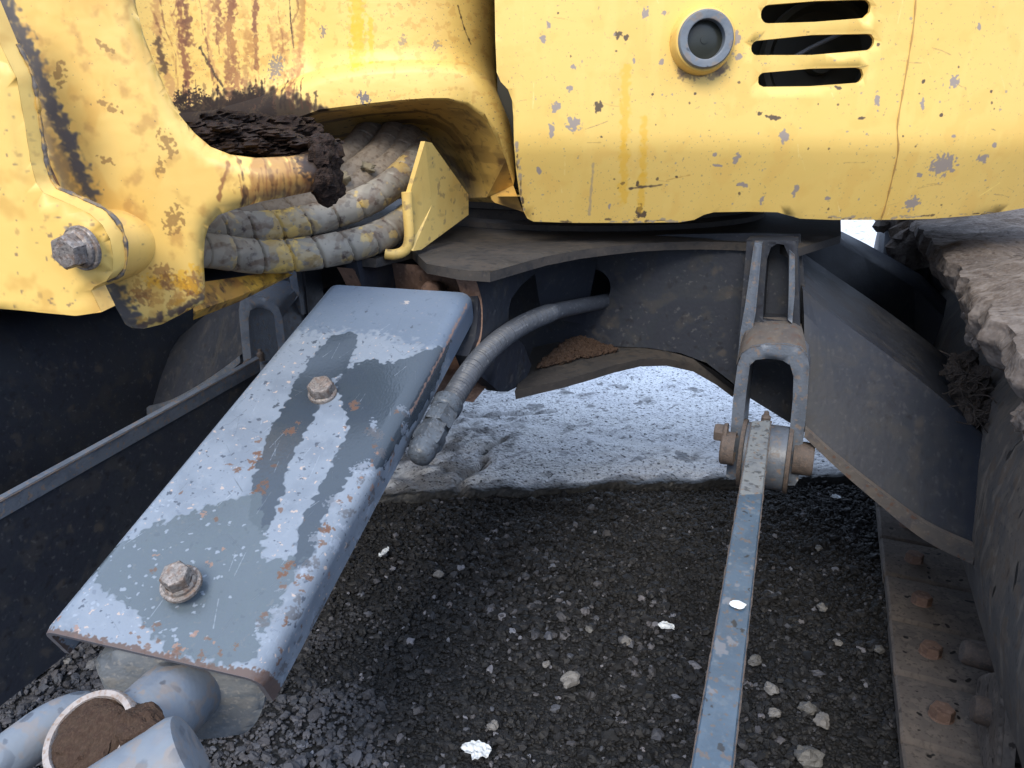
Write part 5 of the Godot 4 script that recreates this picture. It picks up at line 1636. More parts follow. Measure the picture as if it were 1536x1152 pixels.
func build_hoses():
	var runs := [
		["spiral-guarded grey hose with yellow paint flecks, lowest of the bundle", [Vector3(-0.3961, 0.6015, -0.74), Vector3(-0.3483, 0.6066, -0.78), Vector3(-0.3235, 0.6029, -0.82), Vector3(-0.2881, 0.5905, -0.86), Vector3(-0.2443, 0.5875, -0.89), Vector3(-0.1963, 0.5925, -0.92), Vector3(-0.1595, 0.6011, -0.965), Vector3(-0.125, 0.6224, -1.03), Vector3(-0.1091, 0.6502, -1.1), Vector3(-0.1132, 0.6682, -1.2)], 0.0198],
		["spiral-guarded grey hose resting directly on the lowest hose", [Vector3(-0.3791, 0.6252, -0.78), Vector3(-0.3317, 0.6247, -0.83), Vector3(-0.307, 0.6213, -0.86), Vector3(-0.2719, 0.6193, -0.89), Vector3(-0.2265, 0.6262, -0.925), Vector3(-0.1819, 0.6406, -0.965), Vector3(-0.1509, 0.6601, -1.01), Vector3(-0.1311, 0.6864, -1.08), Vector3(-0.1345, 0.7067, -1.18)], 0.0190],
		["dusty dark hose curving into the tunnel above the paint-flecked pair", [Vector3(-0.3426, 0.6299, -0.86), Vector3(-0.2878, 0.6275, -0.92), Vector3(-0.2419, 0.6394, -0.96), Vector3(-0.2001, 0.6541, -1), Vector3(-0.1676, 0.6751, -1.04), Vector3(-0.1484, 0.7015, -1.1), Vector3(-0.1486, 0.7206, -1.18)], 0.0185],
		["hose with torn peeling tape wrapped round it inside the tunnel", [Vector3(-0.3031, 0.6313, -0.92), Vector3(-0.2605, 0.6426, -0.97), Vector3(-0.2252, 0.6566, -1), Vector3(-0.1961, 0.6747, -1.03), Vector3(-0.1739, 0.6969, -1.07), Vector3(-0.1685, 0.7206, -1.15)], 0.0195],
		["innermost thick hose half hidden behind the greasy mud", [Vector3(-0.2953, 0.6442, -0.95), Vector3(-0.2584, 0.6606, -1), Vector3(-0.2325, 0.6776, -1.04), Vector3(-0.2084, 0.6993, -1.08), Vector3(-0.2016, 0.7206, -1.15)], 0.0215]]
	for k in runs.size():
		var r = runs[k]
		var pts := spline(r[1], 14)
		var mb := MB.new()
		var rad: float = r[2]
		var period := 0.034
		var ph := k * 0.013
		var wrap := func(l: float, a: float) -> float:
			var f := fposmod((l + ph + 0.004 * cos(a)) / period, 1.0)
			var g := smoothstep(0.0, 0.09, f) * smoothstep(1.0, 0.96, f)
			return rad * (0.80 + 0.16 * g + 0.04 * g * f)
		tube(mb, finer(pts, 0.0022), wrap, 26, true)
		solo("hydraulic_hose", mb, M.hose if k < 2 else M.hose_dark, pts[pts.size() / 2], r[0], "hydraulic hose", HOUSE, "hydraulic hoses in the tunnel", "", 50.0)
	# loose tape flaps
	for q in [[Vector3(-0.2085, 0.6663, -0.972), 0.022, 0.5, "torn flap of pale tape peeling off a hose just behind the greasy mud"], [Vector3(-0.1798, 0.6793, -0.998), 0.017, -0.3, "smaller torn tape flap deeper in the hose tunnel"]]:
		var mb := MB.new()
		var c: Vector3 = q[0]
		var l: float = q[1]
		var rows := []
		for i in 10:
			var u := i / 9.0 - 0.5
			var row := []
			for j in 10:
				var v := j / 9.0 - 0.5
				var torn := 1.0 + 0.35 * jag.get_noise_2d(v * 60.0 + l * 900.0, u * 20.0)
				row.append(c + Basis(Vector3(0, 0, 1), q[2]) * Vector3(u * l * torn, v * l * 0.7 * torn, 0.005 * cos(v * 5.0) + 0.004 * sin(u * 7.0)))
			rows.append(row)
		loft(mb, rows)
		solo("tape_scrap", mb, M.tape, c, q[3], "tape", HOUSE, "torn tape on the hoses", "", 40.0)


func finer(pts: Array, step: float) -> Array:
	var out := []
	for i in pts.size() - 1:
		var n := maxi(1, int(ceil(pts[i].distance_to(pts[i + 1]) / step)))
		for k in n:
			out.append(pts[i].lerp(pts[i + 1], float(k) / n))
	out.append(pts[pts.size() - 1])
	return out


# ------------------------------------------------------------------ blade cylinder with its cover

const COVER_W := 0.18
const COVER_L := 0.47


func build_blade_cylinder():
	var t := thing("blade_cylinder", "blade cylinder under a rusty blue-grey channel cover held by two bolts", "hydraulic cylinder", Vector3(-0.45, 0.3, -0.4))
	# corners of the cover's top as found: front left, front right, rear right, rear left
	var A := Vector3(-0.54, 0.3478, -0.3402)
	var B := Vector3(-0.36, 0.3231, -0.3811)
	var Cc := Vector3(-0.363, 0.5489, -0.7781)
	var Dd := Vector3(-0.535, 0.5518, -0.7485)
	var ax := ((Cc + Dd) * 0.5 - (A + B) * 0.5)
	var ay := (B - A + Cc - Dd) * 0.5
	var up := ay.cross(-ax).normalized()
	if up.y < 0: up = -up
	var f := func(p: Vector2, d: float) -> Vector3:
		# p.x 0..1 along, p.y across in metres from the middle; the sides fold down round a radius
		var r := 0.014
		var half := COVER_W * 0.5 - r
		var s := absf(p.y)
		var off := Vector2(s, 0.0)
		if s > half:
			var arc := (s - half) / r
			if arc < PI / 2:
				off = Vector2(half + sin(arc) * (r - d), -(r - (r - d) * cos(arc)))
			else:
				off = Vector2(half + r - d, -r - (s - half - r * PI / 2))
		else:
			off.y = -d
		var mid := (A + B) * 0.5 + ax * (p.x / COVER_L)
		var e := A.lerp(Dd, p.x / COVER_L)
		var g := B.lerp(Cc, p.x / COVER_L)
		var across := (g - e) / COVER_W
		return (e + g) * 0.5 + across * off.x * signf(p.y) + up * (off.y + 0.002)
	var reach := COVER_W * 0.5 - 0.014 + 0.014 * PI / 2 + 0.030
	var mb := MB.new()
	sheet(mb, [Vector2(0, -reach), Vector2(COVER_L, -reach), Vector2(COVER_L, reach), Vector2(0, reach)], [], 0.0065, 0.006, 0.0015, f, Rect2(0, -0.13, COVER_L, 0.26))
	part("cover", mb, make_cover_texture(), t, 30.0)
	# bolts
	for q in [[Vector3(-0.452, 0.373, -0.4035), 0.0112, 0.0155, 0.0165, 0.5], [Vector3(-0.452, 0.4714, -0.6098), 0.0122, 0.0145, 0.0, 0.2]]:
		mb = MB.new()
		hex_bolt(mb, q[0], up + Vector3(0, 0, 0.0), q[1], q[2], q[4], 1.2, q[3])
		part("cover_bolt", mb, M.bolt, t)
	# barrel and gland below the cover
	var dir := -ax.normalized()
	var start := (A + B) * 0.5 - up * 0.055
	mb = MB.new()
	lathe(mb, start - dir * 0.42, dir, [Vector2(0, 0), Vector2(0.042, 0.0), Vector2(0.042, 0.40), Vector2(0.040, 0.41)], 40)
	part("barrel", mb, M.blue, t)
	build_cylinder_foot(t)


func make_cover_texture() -> StandardMaterial3D:
	var W := 1024
	var Hh := 560
	var dry := Color(0.465, 0.505, 0.56)
	var im: Image = layered(W, Hh, dry, 0.5, [
		[0.006, 601, 0.35, 0.75, Color(0.415, 0.455, 0.51), 0.8, 0.46],
		[0.03, 602, 0.5, 0.8, Color(0.51, 0.545, 0.595), 0.45, 0.52],
		[0.06, 603, 0.76, 0.80, Color(0.36, 0.40, 0.46), 0.6, 0.4],
		[0.035, 604, 0.78, 0.80, Color(0.26, 0.29, 0.34), 0.85, 0.3],
		[0.045, 605, 0.80, 0.82, Color(0.70, 0.62, 0.58), 0.8, 0.6]])[0]
	# place of a point on the cover in the texture
	var T := func(u: float, v: float) -> Vector2: return Vector2(u * W, (1.0 - (v * COVER_W - 0.09 + 0.13) / 0.26) * Hh)
	var wet := Color(0.215, 0.25, 0.29)
	var pool := Color(0.305, 0.345, 0.375)
	var list := func(a: Array) -> Array:
		var out := []
		for p in a: out.append(T.call(p.x, p.y))
		return out
	# the bluer rear end of the plate
	patch(im, list.call([Vector2(0.80, -0.4), Vector2(1.02, -0.4), Vector2(1.02, 1.4), Vector2(0.86, 1.4), Vector2(0.80, 0.9), Vector2(0.83, 0.6), Vector2(0.82, 0.3)]), Color(0.335, 0.39, 0.465), 0.42, 22.0, 0.5, 0.75, 14.0)
	# water: it ran from the rear bolt to the front one and pooled there
	patch(im, list.call([Vector2(0.7665, 0.275), Vector2(0.8061, 0.2995), Vector2(0.8239, 0.413), Vector2(0.7995, 0.4725), Vector2(0.7383, 0.5189), Vector2(0.6903, 0.5298), Vector2(0.6788, 0.4918), Vector2(0.6094, 0.5217), Vector2(0.5845, 0.5151), Vector2(0.5302, 0.5293), Vector2(0.4386, 0.549), Vector2(0.3572, 0.6193), Vector2(0.2647, 0.6706), Vector2(0.2607, 0.6177), Vector2(0.3007, 0.5232), Vector2(0.3537, 0.4621), Vector2(0.4096, 0.4012), Vector2(0.4973, 0.3449), Vector2(0.594, 0.313), Vector2(0.6764, 0.2797)]), wet, 0.16, 6.0, 0.45, 0.95, 2.4)
	patch(im, list.call([Vector2(0.6802, 0.5103), Vector2(0.7232, 0.5579), Vector2(0.7403, 0.6391), Vector2(0.7347, 0.7469), Vector2(0.7539, 0.8263), Vector2(0.7893, 0.9094), Vector2(0.8152, 1.013), Vector2(0.8573, 1.044), Vector2(0.7406, 1.159), Vector2(0.6339, 1.131), Vector2(0.5412, 1.062), Vector2(0.4769, 1.061), Vector2(0.4531, 0.9802), Vector2(0.4296, 0.9006), Vector2(0.3692, 0.8875), Vector2(0.3357, 0.8781), Vector2(0.2827, 0.9063), Vector2(0.211, 0.9418), Vector2(0.2055, 0.8698), Vector2(0.2749, 0.804), Vector2(0.389, 0.7729), Vector2(0.4914, 0.7686), Vector2(0.563, 0.7089), Vector2(0.6152, 0.6007), Vector2(0.6309, 0.5333)]), wet, 0.16, 7.0, 0.45, 0.93, 2.4)
	patch(im, list.call([Vector2(0.3461, 0.4733), Vector2(0.3072, 0.3527), Vector2(0.2825, 0.2844), Vector2(0.2398, 0.1413), Vector2(0.1963, 0.0762), Vector2(0.1813, -0.0203), Vector2(0.1392, -0.0287), Vector2(0.0919, 0.1295), Vector2(0.0748, 0.295), Vector2(0.0327, 0.474), Vector2(0.0096, 0.6091), Vector2(0.0103, 0.8657), Vector2(0.0308, 0.9268), Vector2(0.1125, 0.9167), Vector2(0.2064, 0.8818), Vector2(0.223, 0.9089), Vector2(0.2215, 0.7939), Vector2(0.2057, 0.7225), Vector2(0.2638, 0.6581), Vector2(0.3411, 0.5168)]), pool, 0.22, 9.0, 0.5, 0.85, 3.0)
	# drips that stayed dry, and droplets of pale lime in the pool
	for i in 120:
		var q: Vector2 = T.call(rng.randf_range(0.03, 0.30), pow(rng.randf(), 1.6) * 0.7)
		blot(im, q.x, q.y, rng.randf_range(1.0, 4.5), rng.randf_range(1.0, 4.0), Color(0.54, 0.58, 0.64), 0.5, 1.2, 0.75, rng.randf() * 3.0, 0.3)
	# rub marks and fine scratches along the plate
	for i in 90:
		var a: Vector2 = T.call(rng.randf_range(0.02, 0.9), rng.randf_range(0.02, 0.98))
		var d := Vector2.from_angle(rng.randf_range(-0.5, 0.5) + (1.2 if i % 4 == 0 else 0.0)) * rng.randf_range(10, 60)
		streak(im, [a, a + d], rng.randf_range(0.6, 1.3), Color(0.60, 0.635, 0.69) if i % 2 else Color(0.27, 0.30, 0.335), 0.5, rng.randf_range(0.25, 0.6), 0.3)
	# flaked, chalky right-hand edge
	for i in 85:
		var u := rng.randf_range(0.0, 0.62)
		var q: Vector2 = T.call(u, rng.randf_range(0.86, 1.22))
		blot(im, q.x, q.y, rng.randf_range(3, 15), rng.randf_range(3, 12), [Color(0.54, 0.58, 0.645), Color(0.44, 0.47, 0.52), Color(0.30, 0.30, 0.32)][i % 3], 0.55, 1.3, 0.65, rng.randf() * 3.0, 0.4)
	# rust: right edge, front lip and scattered scabs
	var rust := Color(0.37, 0.255, 0.20)
	for i in 84:
		var q: Vector2
		if i < 34:
			q = T.call(rng.randf_range(0.0, 0.6), rng.randf_range(0.92, 1.1))
		elif i < 62:
			q = T.call(rng.randf_range(0.0, 0.05), rng.randf_range(0.0, 1.1))
		else:
			q = T.call(rng.randf_range(0.1, 0.55), rng.randf_range(0.1, 0.95))
		blot(im, q.x, q.y, rng.randf_range(2, 8), rng.randf_range(2, 6), rust if i % 4 else Color(0.58, 0.42, 0.35), 0.7, 1.6, 0.65, rng.randf() * 3.0, 0.2)
	for c in [[0.52, 0.45, 22, 9], [0.41, 0.36, 30, 16], [0.36, 0.50, 18, 12], [0.60, 0.70, 12, 6], [0.20, 0.86, 16, 8], [0.30, 0.93, 14, 10]]:
		var q: Vector2 = T.call(c[0], c[1])
		for k in 8:
			blot(im, q.x + rng.randf_range(-1, 1) * c[2], q.y + rng.randf_range(-1, 1) * c[3], rng.randf_range(3, 9), rng.randf_range(2, 6), rust, 0.7, 1.6, 0.75, rng.randf() * 3.0, 0.25)
	patch(im, list.call([Vector2(-0.02, -0.35), Vector2(0.006, -0.35), Vector2(0.008, 0.3), Vector2(0.006, 0.8), Vector2(0.022, 1.05), Vector2(0.03, 1.4), Vector2(-0.02, 1.4)]), Color(0.32, 0.25, 0.225), 0.7, 5.0, 1.0, 0.85, 2.0)
	streak(im, [T.call(0.62, 1.03), T.call(0.80, 1.02), T.call(0.97, 1.01)], 7.0, Color(0.60, 0.47, 0.42), 0.6, 0.8, 0.35)
	for c in [[0.945, 0.62, 9, 5, Color(0.66, 0.62, 0.60)], [0.57, 0.28, 7, 5, Color(0.24, 0.27, 0.31)], [0.78, 0.22, 6, 5, Color(0.24, 0.27, 0.31)], [0.9, 0.4, 4, 3, Color(0.25, 0.28, 0.33)], [0.86, 0.75, 4, 3, Color(0.25, 0.28, 0.33)]]:
		var q: Vector2 = T.call(c[0], c[1])
		blot(im, q.x, q.y, c[2], c[3], c[4], 0.5, 1.0, 0.9, 0.3)
	var m := material(im, 1.0, 0.0, bump_image(512, 512, [[0.02, 0.4], [0.2, 0.6]], 29), 0.02, false)
	return m


func build_cylinder_foot(t: Node3D):
	# gland plate, neck, pin boss and the mud-filled cup at the rod end
	var mb := MB.new()
	var n := Vector3(-0.4405, 0.2967, -0.3768)
	var dir := (Vector3(-0.413, 0.2962, -0.3197) - Vector3(-0.456, 0.2938, -0.4149)).normalized()
	var ring := smooth_loop([Vector2(-0.066, 0.01), Vector2(-0.055, 0.030), Vector2(0.0, 0.038), Vector2(0.05, 0.03), Vector2(0.066, 0.0), Vector2(0.056, -0.04), Vector2(0.03, -0.055), Vector2(-0.04, -0.05)], 4)
	var right := dir.cross(Vector3.UP).normalized()
	if right.x < 0: right = -right
	var upv := right.cross(dir).normalized()
	if upv.y < 0: upv = -upv
	sheet(mb, ring, [], 0.008, 0.035, 0.006, func(p, d): return n + right * p.x + upv * p.y - dir * d)
	part("gland", mb, M.cylinder_head, t, 50.0)
	mb = MB.new()
	tube(mb, spline([Vector3(-0.4497, 0.2857, -0.4146), Vector3(-0.4425, 0.2899, -0.3849), Vector3(-0.4347, 0.2942, -0.3499), Vector3(-0.4304, 0.2956, -0.3238)], 5), func(l, a): return 0.031, 28)
	part("neck", mb, M.pale_blue, t)
	mb = MB.new()
	lathe(mb, Vector3(-0.3883, 0.2967, -0.2902), (Vector3(-0.3653, 0.3107, -0.3157) - Vector3(-0.3883, 0.2967, -0.2902)), [Vector2(0.0, -0.05), Vector2(0.031, -0.05), Vector2(0.0315, 0.030), Vector2(0.0295, 0.036), Vector2(0.024, 0.0375), Vector2(0, 0.038)], 36)
	part("pin_boss", mb, M.pale_blue, t)
	mb = MB.new()
	var cup := Vector3(-0.4398, 0.3129, -0.2977)
	var cd := Vector3(0.05, 0.85, 0.50)
	lathe(mb, cup, cd, [Vector2(0.030, -0.06), Vector2(0.033, -0.01), Vector2(0.0335, 0.004), Vector2(0.0315, 0.0075), Vector2(0.0275, 0.007), Vector2(0.0262, 0.002), Vector2(0.026, -0.02)], 40)
	var c := part("grease_cup", mb, M.cup, t)
	mb = MB.new()
	lump(mb, cup + cd.normalized() * 0.0025, Vector3(0.027, 0.0095, 0.027), 0.35, 0.12, 7, 22, Basis(Quaternion(Vector3.UP, cd.normalized())))
	lump(mb, Vector3(-0.4102, 0.321, -0.3125), Vector3(0.022, 0.013, 0.016), 0.4, 0.10, 8, 18)
	part("packed_dirt", mb, M.soil, c)
	mb = MB.new()
	tube(mb, spline([Vector3(-0.4863, 0.2874, -0.3437), Vector3(-0.5013, 0.2919, -0.3165), Vector3(-0.5095, 0.2877, -0.289), Vector3(-0.5146, 0.2806, -0.2562)], 12), func(l, a): return 0.0175 * sqrt(clampf(1.0 - pow(1.0 - l / 0.02, 2.0), 0.02, 1.0)) if l < 0.02 else 0.0175, 24)
	part("side_bar", mb, M.pale_blue, t)


# ------------------------------------------------------------------ blade arms

func build_blade_arms():
	for side in [false, true]:
		var t := thing("blade_linkage", "deep dark blade arm plate in the shade behind the cylinder cover" if side else "slim blue blade arm bar with chipped paint pinned in the fork", "blade arm", Vector3(MIRROR + 0.05 if side else -0.05, 0.3, -0.95))
		tag(t, t.get_meta("label"), "blade arm", "arms of the dozer blade")
		var a := [Vector3(-0.0616, 0.3702, -0.9696), Vector3(-0.0442, 0.3049, -0.4377), Vector3(-0.0418, 0.2985, -0.3684)]
		var b := [Vector3(-0.0381, 0.3718, -0.9796), Vector3(-0.017, 0.3049, -0.4487), Vector3(-0.0146, 0.2985, -0.3794)]
		var rows := []
		for i in 3:
			var w: Vector3 = b[i] - a[i]
			if side:
				b[i] = a[i] + w * 0.48
				w *= 0.48
			var e := w * 0.06
			rows.append([a[i] + e, b[i] - e, b[i] + Vector3(0, -0.002, 0), b[i], a[i], a[i] + Vector3(0, -0.002, 0)])
		var fine := []
		for i in 2:
			for s in 12:
				var row := []
				for k in 6:
					row.append(rows[i][k].lerp(rows[i + 1][k], s / 12.0))
				fine.append(row)
		fine.append(rows[2])
		var webs := []
		# the web below is deep towards the blade and shallow at the pin
		for row in fine:
			var deep := lerpf(0.075, 0.245, smoothstep(-0.98, -0.66, row[3].z))
			var web := [row[3], row[4], row[4] + Vector3(0.002, -deep, 0), row[3] + Vector3(-0.002, -deep, 0)]
			row[3] += Vector3(0, -0.022, 0)
			row[4] += Vector3(0, -0.022, 0)
			web[0] += Vector3(-0.0015, -0.02, 0)
			web[1] += Vector3(0.0015, -0.02, 0)
			for k in 6:
				row[k] = mir(row[k], side)
			for k in 4:
				web[k] = mir(web[k], side)
			webs.append(web)
		var mb := MB.new()
		loft(mb, webs, true)
		cap(mb, webs[0], true)
		part("web", mb, M.frame, t, 25.0)
		mb = MB.new()
		var worn := fine.slice(0, 5)
		loft(mb, worn, true)
		cap(mb, worn[0], true)
		part("worn_end", mb, M.bare if not side else M.edge, t, 25.0)  # left end takes a darker grey to stand for its shade
		for k in [0, 1]:
			mb = MB.new()
			var line := []
			for row in fine:
				line.append(row[5 - k * 3])
			tube(mb, finer(line, 0.003), func(l, a): return 0.0007 + 0.0007 * maxf(-0.6, jag.get_noise_1d(l * 700.0 + k * 300.0)), 7)
			part("worn_edge", mb, M.rust, t)
		mb = MB.new()
		fine = fine.slice(4)
		loft(mb, fine, true)
		cap(mb, fine[-1])
		part("bar", mb, M.arm if not side else M.edge, t, 25.0)  # grey instead of blue on the left stands for its shade
		if not side:
			mb = MB.new()
			lump(mb, Vector3(-0.0344, 0.3281, -0.6131), Vector3(0.0068, 0.0012, 0.0055), 0.3, 0.1, 5, 12, Basis(Vector3.RIGHT, 0.08))
			part("white_splat", mb, M.white_scrap, t)
		# rounded nose over the pin, and the boss between the fork's cheeks
		mb = MB.new()
		var pc := Vector3(-0.0417, 0.3101, -1.008)
		lathe(mb, mir(pc, side), Vector3(1, 0, 0), [Vector2(0, -0.029), Vector2(0.040, -0.029), Vector2(0.043, -0.026), Vector2(0.043, 0.026), Vector2(0.040, 0.029), Vector2(0, 0.029)], 40)
		part("boss", mb, M.edge, t)
		for s in [-1.0, 1.0]:
			mb = MB.new()
			lathe(mb, mir(pc + Vector3(0.0295 * s, 0, 0), side), Vector3(1, 0, 0), [Vector2(0.046, -0.0025), Vector2(0.046, 0.0025), Vector2(0.03, 0.003)], 36)
			part("thrust_washer", mb, M.rust, t)
		mb = MB.new()
		lathe(mb, mir(pc + Vector3(0.035, 0.004, 0), side), Vector3(-1.0 if side else 1.0, 0, 0), [Vector2(0.022, 0.0), Vector2(0.022, 0.022), Vector2(0.020, 0.025), Vector2(0, 0.025)], 28)
		part("pin", mb, M.rust, t)
		mb = MB.new()
		var left := Vector3(1.0 if side else -1.0, 0, 0)
		var bp := mir(Vector3(-0.0922, 0.3427, -0.9872), side)
		hex_bolt(mb, bp, left, 0.0115, 0.016, 0.3, 1.2)
		lathe(mb, mir(Vector3(-0.0892, 0.3242, -0.982), side), left, [Vector2(0.022, -0.01), Vector2(0.022, 0.006), Vector2(0.020, 0.008), Vector2(0, 0.008)], 28)
		part("keeper_bolt", mb, M.rust, t)
		mb = MB.new()
		lathe(mb, mir(Vector3(-0.0453, 0.3682, -0.9924), side), Vector3(0, 1, 0.1), [Vector2(0.006, -0.01), Vector2(0.006, 0.003), Vector2(0.0035, 0.006), Vector2(0.003, 0.010), Vector2(0, 0.011)], 14)
		part("grease_nipple", mb, M.rust, t)


# ------------------------------------------------------------------ smaller things

func build_small_things():
	# grease hose out of the hole in the front plate, ending in a capped fitting
	var t := thing("grease_hose", "grey rubber hose curving out of the round hole to a capped fitting", "hose", Vector3(-0.3785, 0.4546, -0.8314))
	var path := spline([Vector3(-0.3017, 0.4676, -1.218), Vector3(-0.304, 0.4768, -1.125), Vector3(-0.3176, 0.4839, -1.048), Vector3(-0.3316, 0.49, -0.9705), Vector3(-0.3426, 0.4902, -0.8981), Vector3(-0.3476, 0.4862, -0.8323), Vector3(-0.3497, 0.4778, -0.7775), Vector3(-0.3502, 0.465, -0.7331), Vector3(-0.3505, 0.4515, -0.6999), Vector3(-0.3516, 0.4408, -0.673)], 8)
	var mb := MB.new()
	var ribbed := func(l: float, a: float) -> float:
		var coil := smoothstep(0.24, 0.27, l)
		return 0.0110 + coil * (0.0011 + 0.0009 * sin(l * TAU / 0.0042))
	tube(mb, finer(path, 0.001), ribbed, 22)
	part("rubber_tube", mb, M.rubber, t, 50.0)
	mb = MB.new()
	var p0 := Vector3(-0.351, 0.4447, -0.6814)
	var p1 := Vector3(-0.3487, 0.4138, -0.6137)
	var d := (p1 - p0).normalized()
	var L := p0.distance_to(p1)
	lathe(mb, p0, d, [Vector2(0.0145, -0.012), Vector2(0.0165, -0.010), Vector2(0.0165, 0.0), Vector2(0.0145, 0.003), Vector2(0.0150, 0.006)], 26)
	part("crimp_ring", mb, M.fitting, t)
	mb = MB.new()
	lathe(mb, p0, d, [Vector2(0.0135, 0.0), Vector2(0.0165, 0.007), Vector2(0.0168, 0.024), Vector2(0.0150, 0.027)], 6)
	lathe(mb, p0, d, [Vector2(0.0142, 0.022), Vector2(0.0142, 0.033), Vector2(0.0165, 0.036), Vector2(0.0168, 0.050), Vector2(0.015, 0.054)], 6, 0.4)
	part("fitting_nut", mb, M.fitting, t)
	mb = MB.new()
	lathe(mb, p0, d, [Vector2(0.0140, 0.05), Vector2(0.0142, L - 0.012), Vector2(0.0125, L - 0.004), Vector2(0.008, L), Vector2(0, L + 0.001)], 26)
	part("end_cap", mb, M.fitting, t)
	# greasy mud on the swing bracket's arm
	mb = MB.new()
	for i in 130:
		var u := rng.randf()
		var p: Vector3 = Vector3(-0.3013, 0.7186, -0.775).lerp(Vector3(-0.1862, 0.7004, -0.79), u) + Vector3(rng.randf_range(-0.006, 0.006), rng.randf_range(-0.012, 0.012), rng.randf_range(-0.04, 0.012))
		var s := rng.randf_range(0.003, 0.009)
		lump(mb, p, Vector3(s * 1.9, s * 0.55, s * 1.6), 0.8, 0.17, 700 + i, 9)
	for i in 150:
		var u := rng.randf()
		var p: Vector3 = Vector3(-0.3563, 0.7364, -0.93).lerp(Vector3(-0.2261, 0.7294, -0.95), u).lerp(Vector3(-0.2818, 0.7027, -0.9), rng.randf() * 0.7) + Vector3(0, rng.randf_range(-0.01, 0.006), rng.randf_range(-0.05, 0.03))
		var s := rng.randf_range(0.004, 0.011)
		lump(mb, p, Vector3(s * 1.8, s * 0.7, s * 1.5), 0.8, 0.17, 1400 + i, 9)
	for i in 40:
		var p: Vector3 = Vector3(-0.1765, 0.7115, -0.752).lerp(Vector3(-0.1786, 0.6662, -0.752), rng.randf()) + Vector3(rng.randf_range(-0.006, 0.004), 0, rng.randf_range(-0.03, 0.01))
		var s := rng.randf_range(0.006, 0.012)
		lump(mb, p, Vector3(s, s, s), 0.7, 0.12, 800 + i, 9)
	var g := solo("grease_clump", mb, M.grease, Vector3(-0.2591, 0.7037, -0.85), "black greasy mud heaped along the yellow bracket's arm", "mud", HOUSE, "", "stuff", 60.0)
	# crumbly soil on the arch's flange
	mb = MB.new()
	for i in 420:
		var u := rng.randf()
		var w := rng.randf()
		var p: Vector3 = (Vector3(-0.3558, 0.4126, -0.9676).lerp(Vector3(-0.2724, 0.4163, -1.093), u)).lerp(Vector3(-0.336, 0.4329, -1.085), w * 0.85)
		var s := rng.randf_range(0.002, 0.006)
		lump(mb, p + Vector3(0, -0.004, 0), Vector3(s, s * 0.8, s), 0.9, 0.16, 900 + i % 30, 5)
	solo("soil_heap", mb, M.soil, Vector3(-0.3226, 0.4255, -1.037), "heap of crumbly reddish-brown soil lying on the arch's lower flange", "soil", Transform3D.IDENTITY, "", "stuff", 60.0)
	# a wad of dry roots and mud wedged where the leg meets the track frame
	mb = MB.new()
	for i in 20:
		var p: Vector3 = Vector3(0.1907, 0.4195, -1.174).lerp(Vector3(0.2088, 0.3706, -1.096), rng.randf()) + Vector3(rng.randf_range(-0.012, 0.02), rng.randf_range(-0.01, 0.01), rng.randf_range(-0.02, 0.01))
		lump(mb, p, Vector3.ONE * rng.randf_range(0.008, 0.018), 0.8, 0.14, 1000 + i, 9)
	for i in 34:
		var p: Vector3 = Vector3(0.1853, 0.428, -1.141).lerp(Vector3(0.201, 0.3811, -1.062), rng.randf())
		var q := p + Vector3(rng.randf_range(-0.03, 0.03), rng.randf_range(-0.03, 0.03), rng.randf_range(-0.01, 0.02))
		tube(mb, spline([p, (p + q) * 0.5 + Vector3(rng.randf_range(-0.01, 0.01), rng.randf_range(-0.008, 0.012), 0.006), q], 4), func(l, a): return 0.0009, 5)
	solo("root_wad", mb, M.soil_dark, Vector3(0.2004, 0.393, -1.123), "wad of dry roots and mud wedged between the frame leg and the track frame", "roots", Transform3D.IDENTITY, "", "stuff", 60.0)
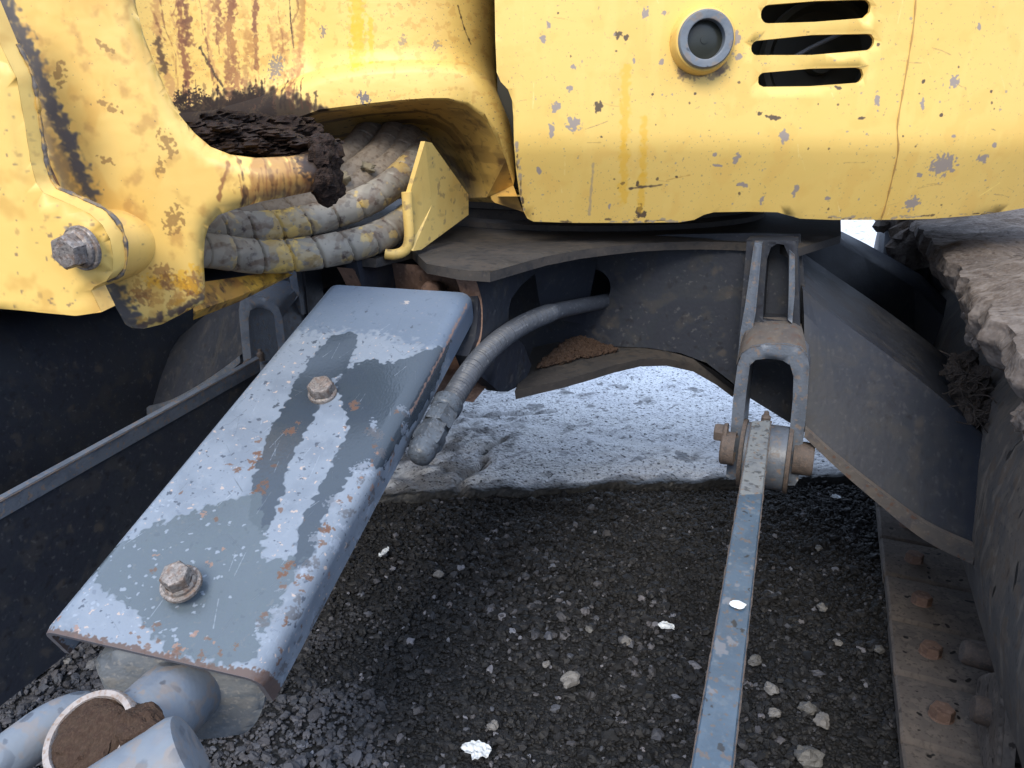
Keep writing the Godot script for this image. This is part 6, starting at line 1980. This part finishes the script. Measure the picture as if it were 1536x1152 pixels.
	# pale stones that stand out of the gravel
	var spots := [
		[Vector2(0.0484, -0.9117), 0.0125, "pale round pebble in the gravel near the track, one of a touching pair"], [Vector2(0.0674, -0.8946), 0.0135, "grey pebble touching the pale round one near the track"],
		[Vector2(0.002, -0.9329), 0.0115, "oval pebble with a dark dimple beside the blue bar"], [Vector2(-0.0245, -0.9854), 0.0115, "dull grey pebble close beside the blue bar"],
		[Vector2(0.0619, -1.161), 0.0095, "triangular grey stone between the blue bar and the track"], [Vector2(0.0094, -0.888), 0.0095, "small chalky pebble below the dimpled one"],
		[Vector2(0.0528, -1.356), 0.0085, "pale stone below the fork between bar and leg"], [Vector2(0.0845, -1.075), 0.008, "flat pale stone midway to the track's edge"],
		[Vector2(-0.2552, -0.8464), 0.0165, "large pale lump of stone in the middle of the gravel"], [Vector2(-0.2646, -0.9676), 0.008, "small white stone above the large pale lump"],
		[Vector2(-0.5476, -1.019), 0.010, "pale stone in the dark gravel nearest the channel cover"], [Vector2(-0.3201, -0.7291), 0.010, "pale stone just above the white scrap"],
		[Vector2(0.0522, -0.8224), 0.019, "broad rough stone at the gravel's near edge by the bar"], [Vector2(-0.2975, -0.8672), 0.0075, "little pale pebble left of the large lump"],
		[Vector2(-0.2055, -0.9617), 0.010, "mid-grey stone between the scraps of white"], [Vector2(0.1412, -1.08), 0.009, "pale chip of stone against the track shoes"],
		[Vector2(-0.8921, -0.627), 0.012, "smooth grey pebble in front of the channel cover's corner"], [Vector2(-0.9335, -0.6181), 0.006, "tiny bright pebble below the cover's front corner"]]
	var first: MeshInstance3D = null
	for i in spots.size():
		var c: Vector2 = spots[i][0]
		var s: float = spots[i][1]
		mb = MB.new()
		lump(mb, Vector3.ZERO, Vector3(s, s * 0.62, s * 0.8) * 0.88, 0.55, 0.085, 40 + i, 9, Basis(Vector3.UP, i * 1.3))
		var o := solo("pebble", mb, M.pebble if i % 3 else M.pebble_grey, Vector3.ZERO, spots[i][2], "pebble", Transform3D.IDENTITY, "pale stones in the gravel", "", 28.0)
		o.position = Vector3(c.x, 0.003 + s * 0.22, c.y)
	# scraps of white litter
	for q in [[Vector2(-0.3197, -0.6755), 0.016, 0.013, "ragged white scrap lying at the near edge of the gravel"], [Vector2(-0.662, -1.035), 0.005, 0.018, "thin twisted white scrap beside the channel cover"], [Vector2(-0.155, -1.005), 0.012, 0.008, "small crumpled white scrap in the middle of the gravel"], [Vector2(0.0805, -1.569), 0.009, 0.008, "white scrap on the ground under the frame leg"]]:
		mb = MB.new()
		var c: Vector2 = q[0]
		var o := []
		for k in 22:
			var a := TAU * k / 22
			var r := 1.0 + 0.45 * jag.get_noise_2d(cos(a) * 18.0 + c.x * 900.0, sin(a) * 18.0)
			o.append(Vector2(cos(a) * q[1] * r, sin(a) * q[2] * r))
		sheet(mb, o, [], 0.003, 0.0012, 0.0, func(p, d): return Vector3(p.x, 0.003 * jag.get_noise_2d(p.x * 1500.0, p.y * 1500.0) - d, p.y))
		var w := solo("white_scrap", mb, M.white_scrap, Vector3.ZERO, q[3], "litter", Transform3D.IDENTITY, "white scraps of litter")
		w.position = Vector3(c.x, 0.016, c.y)
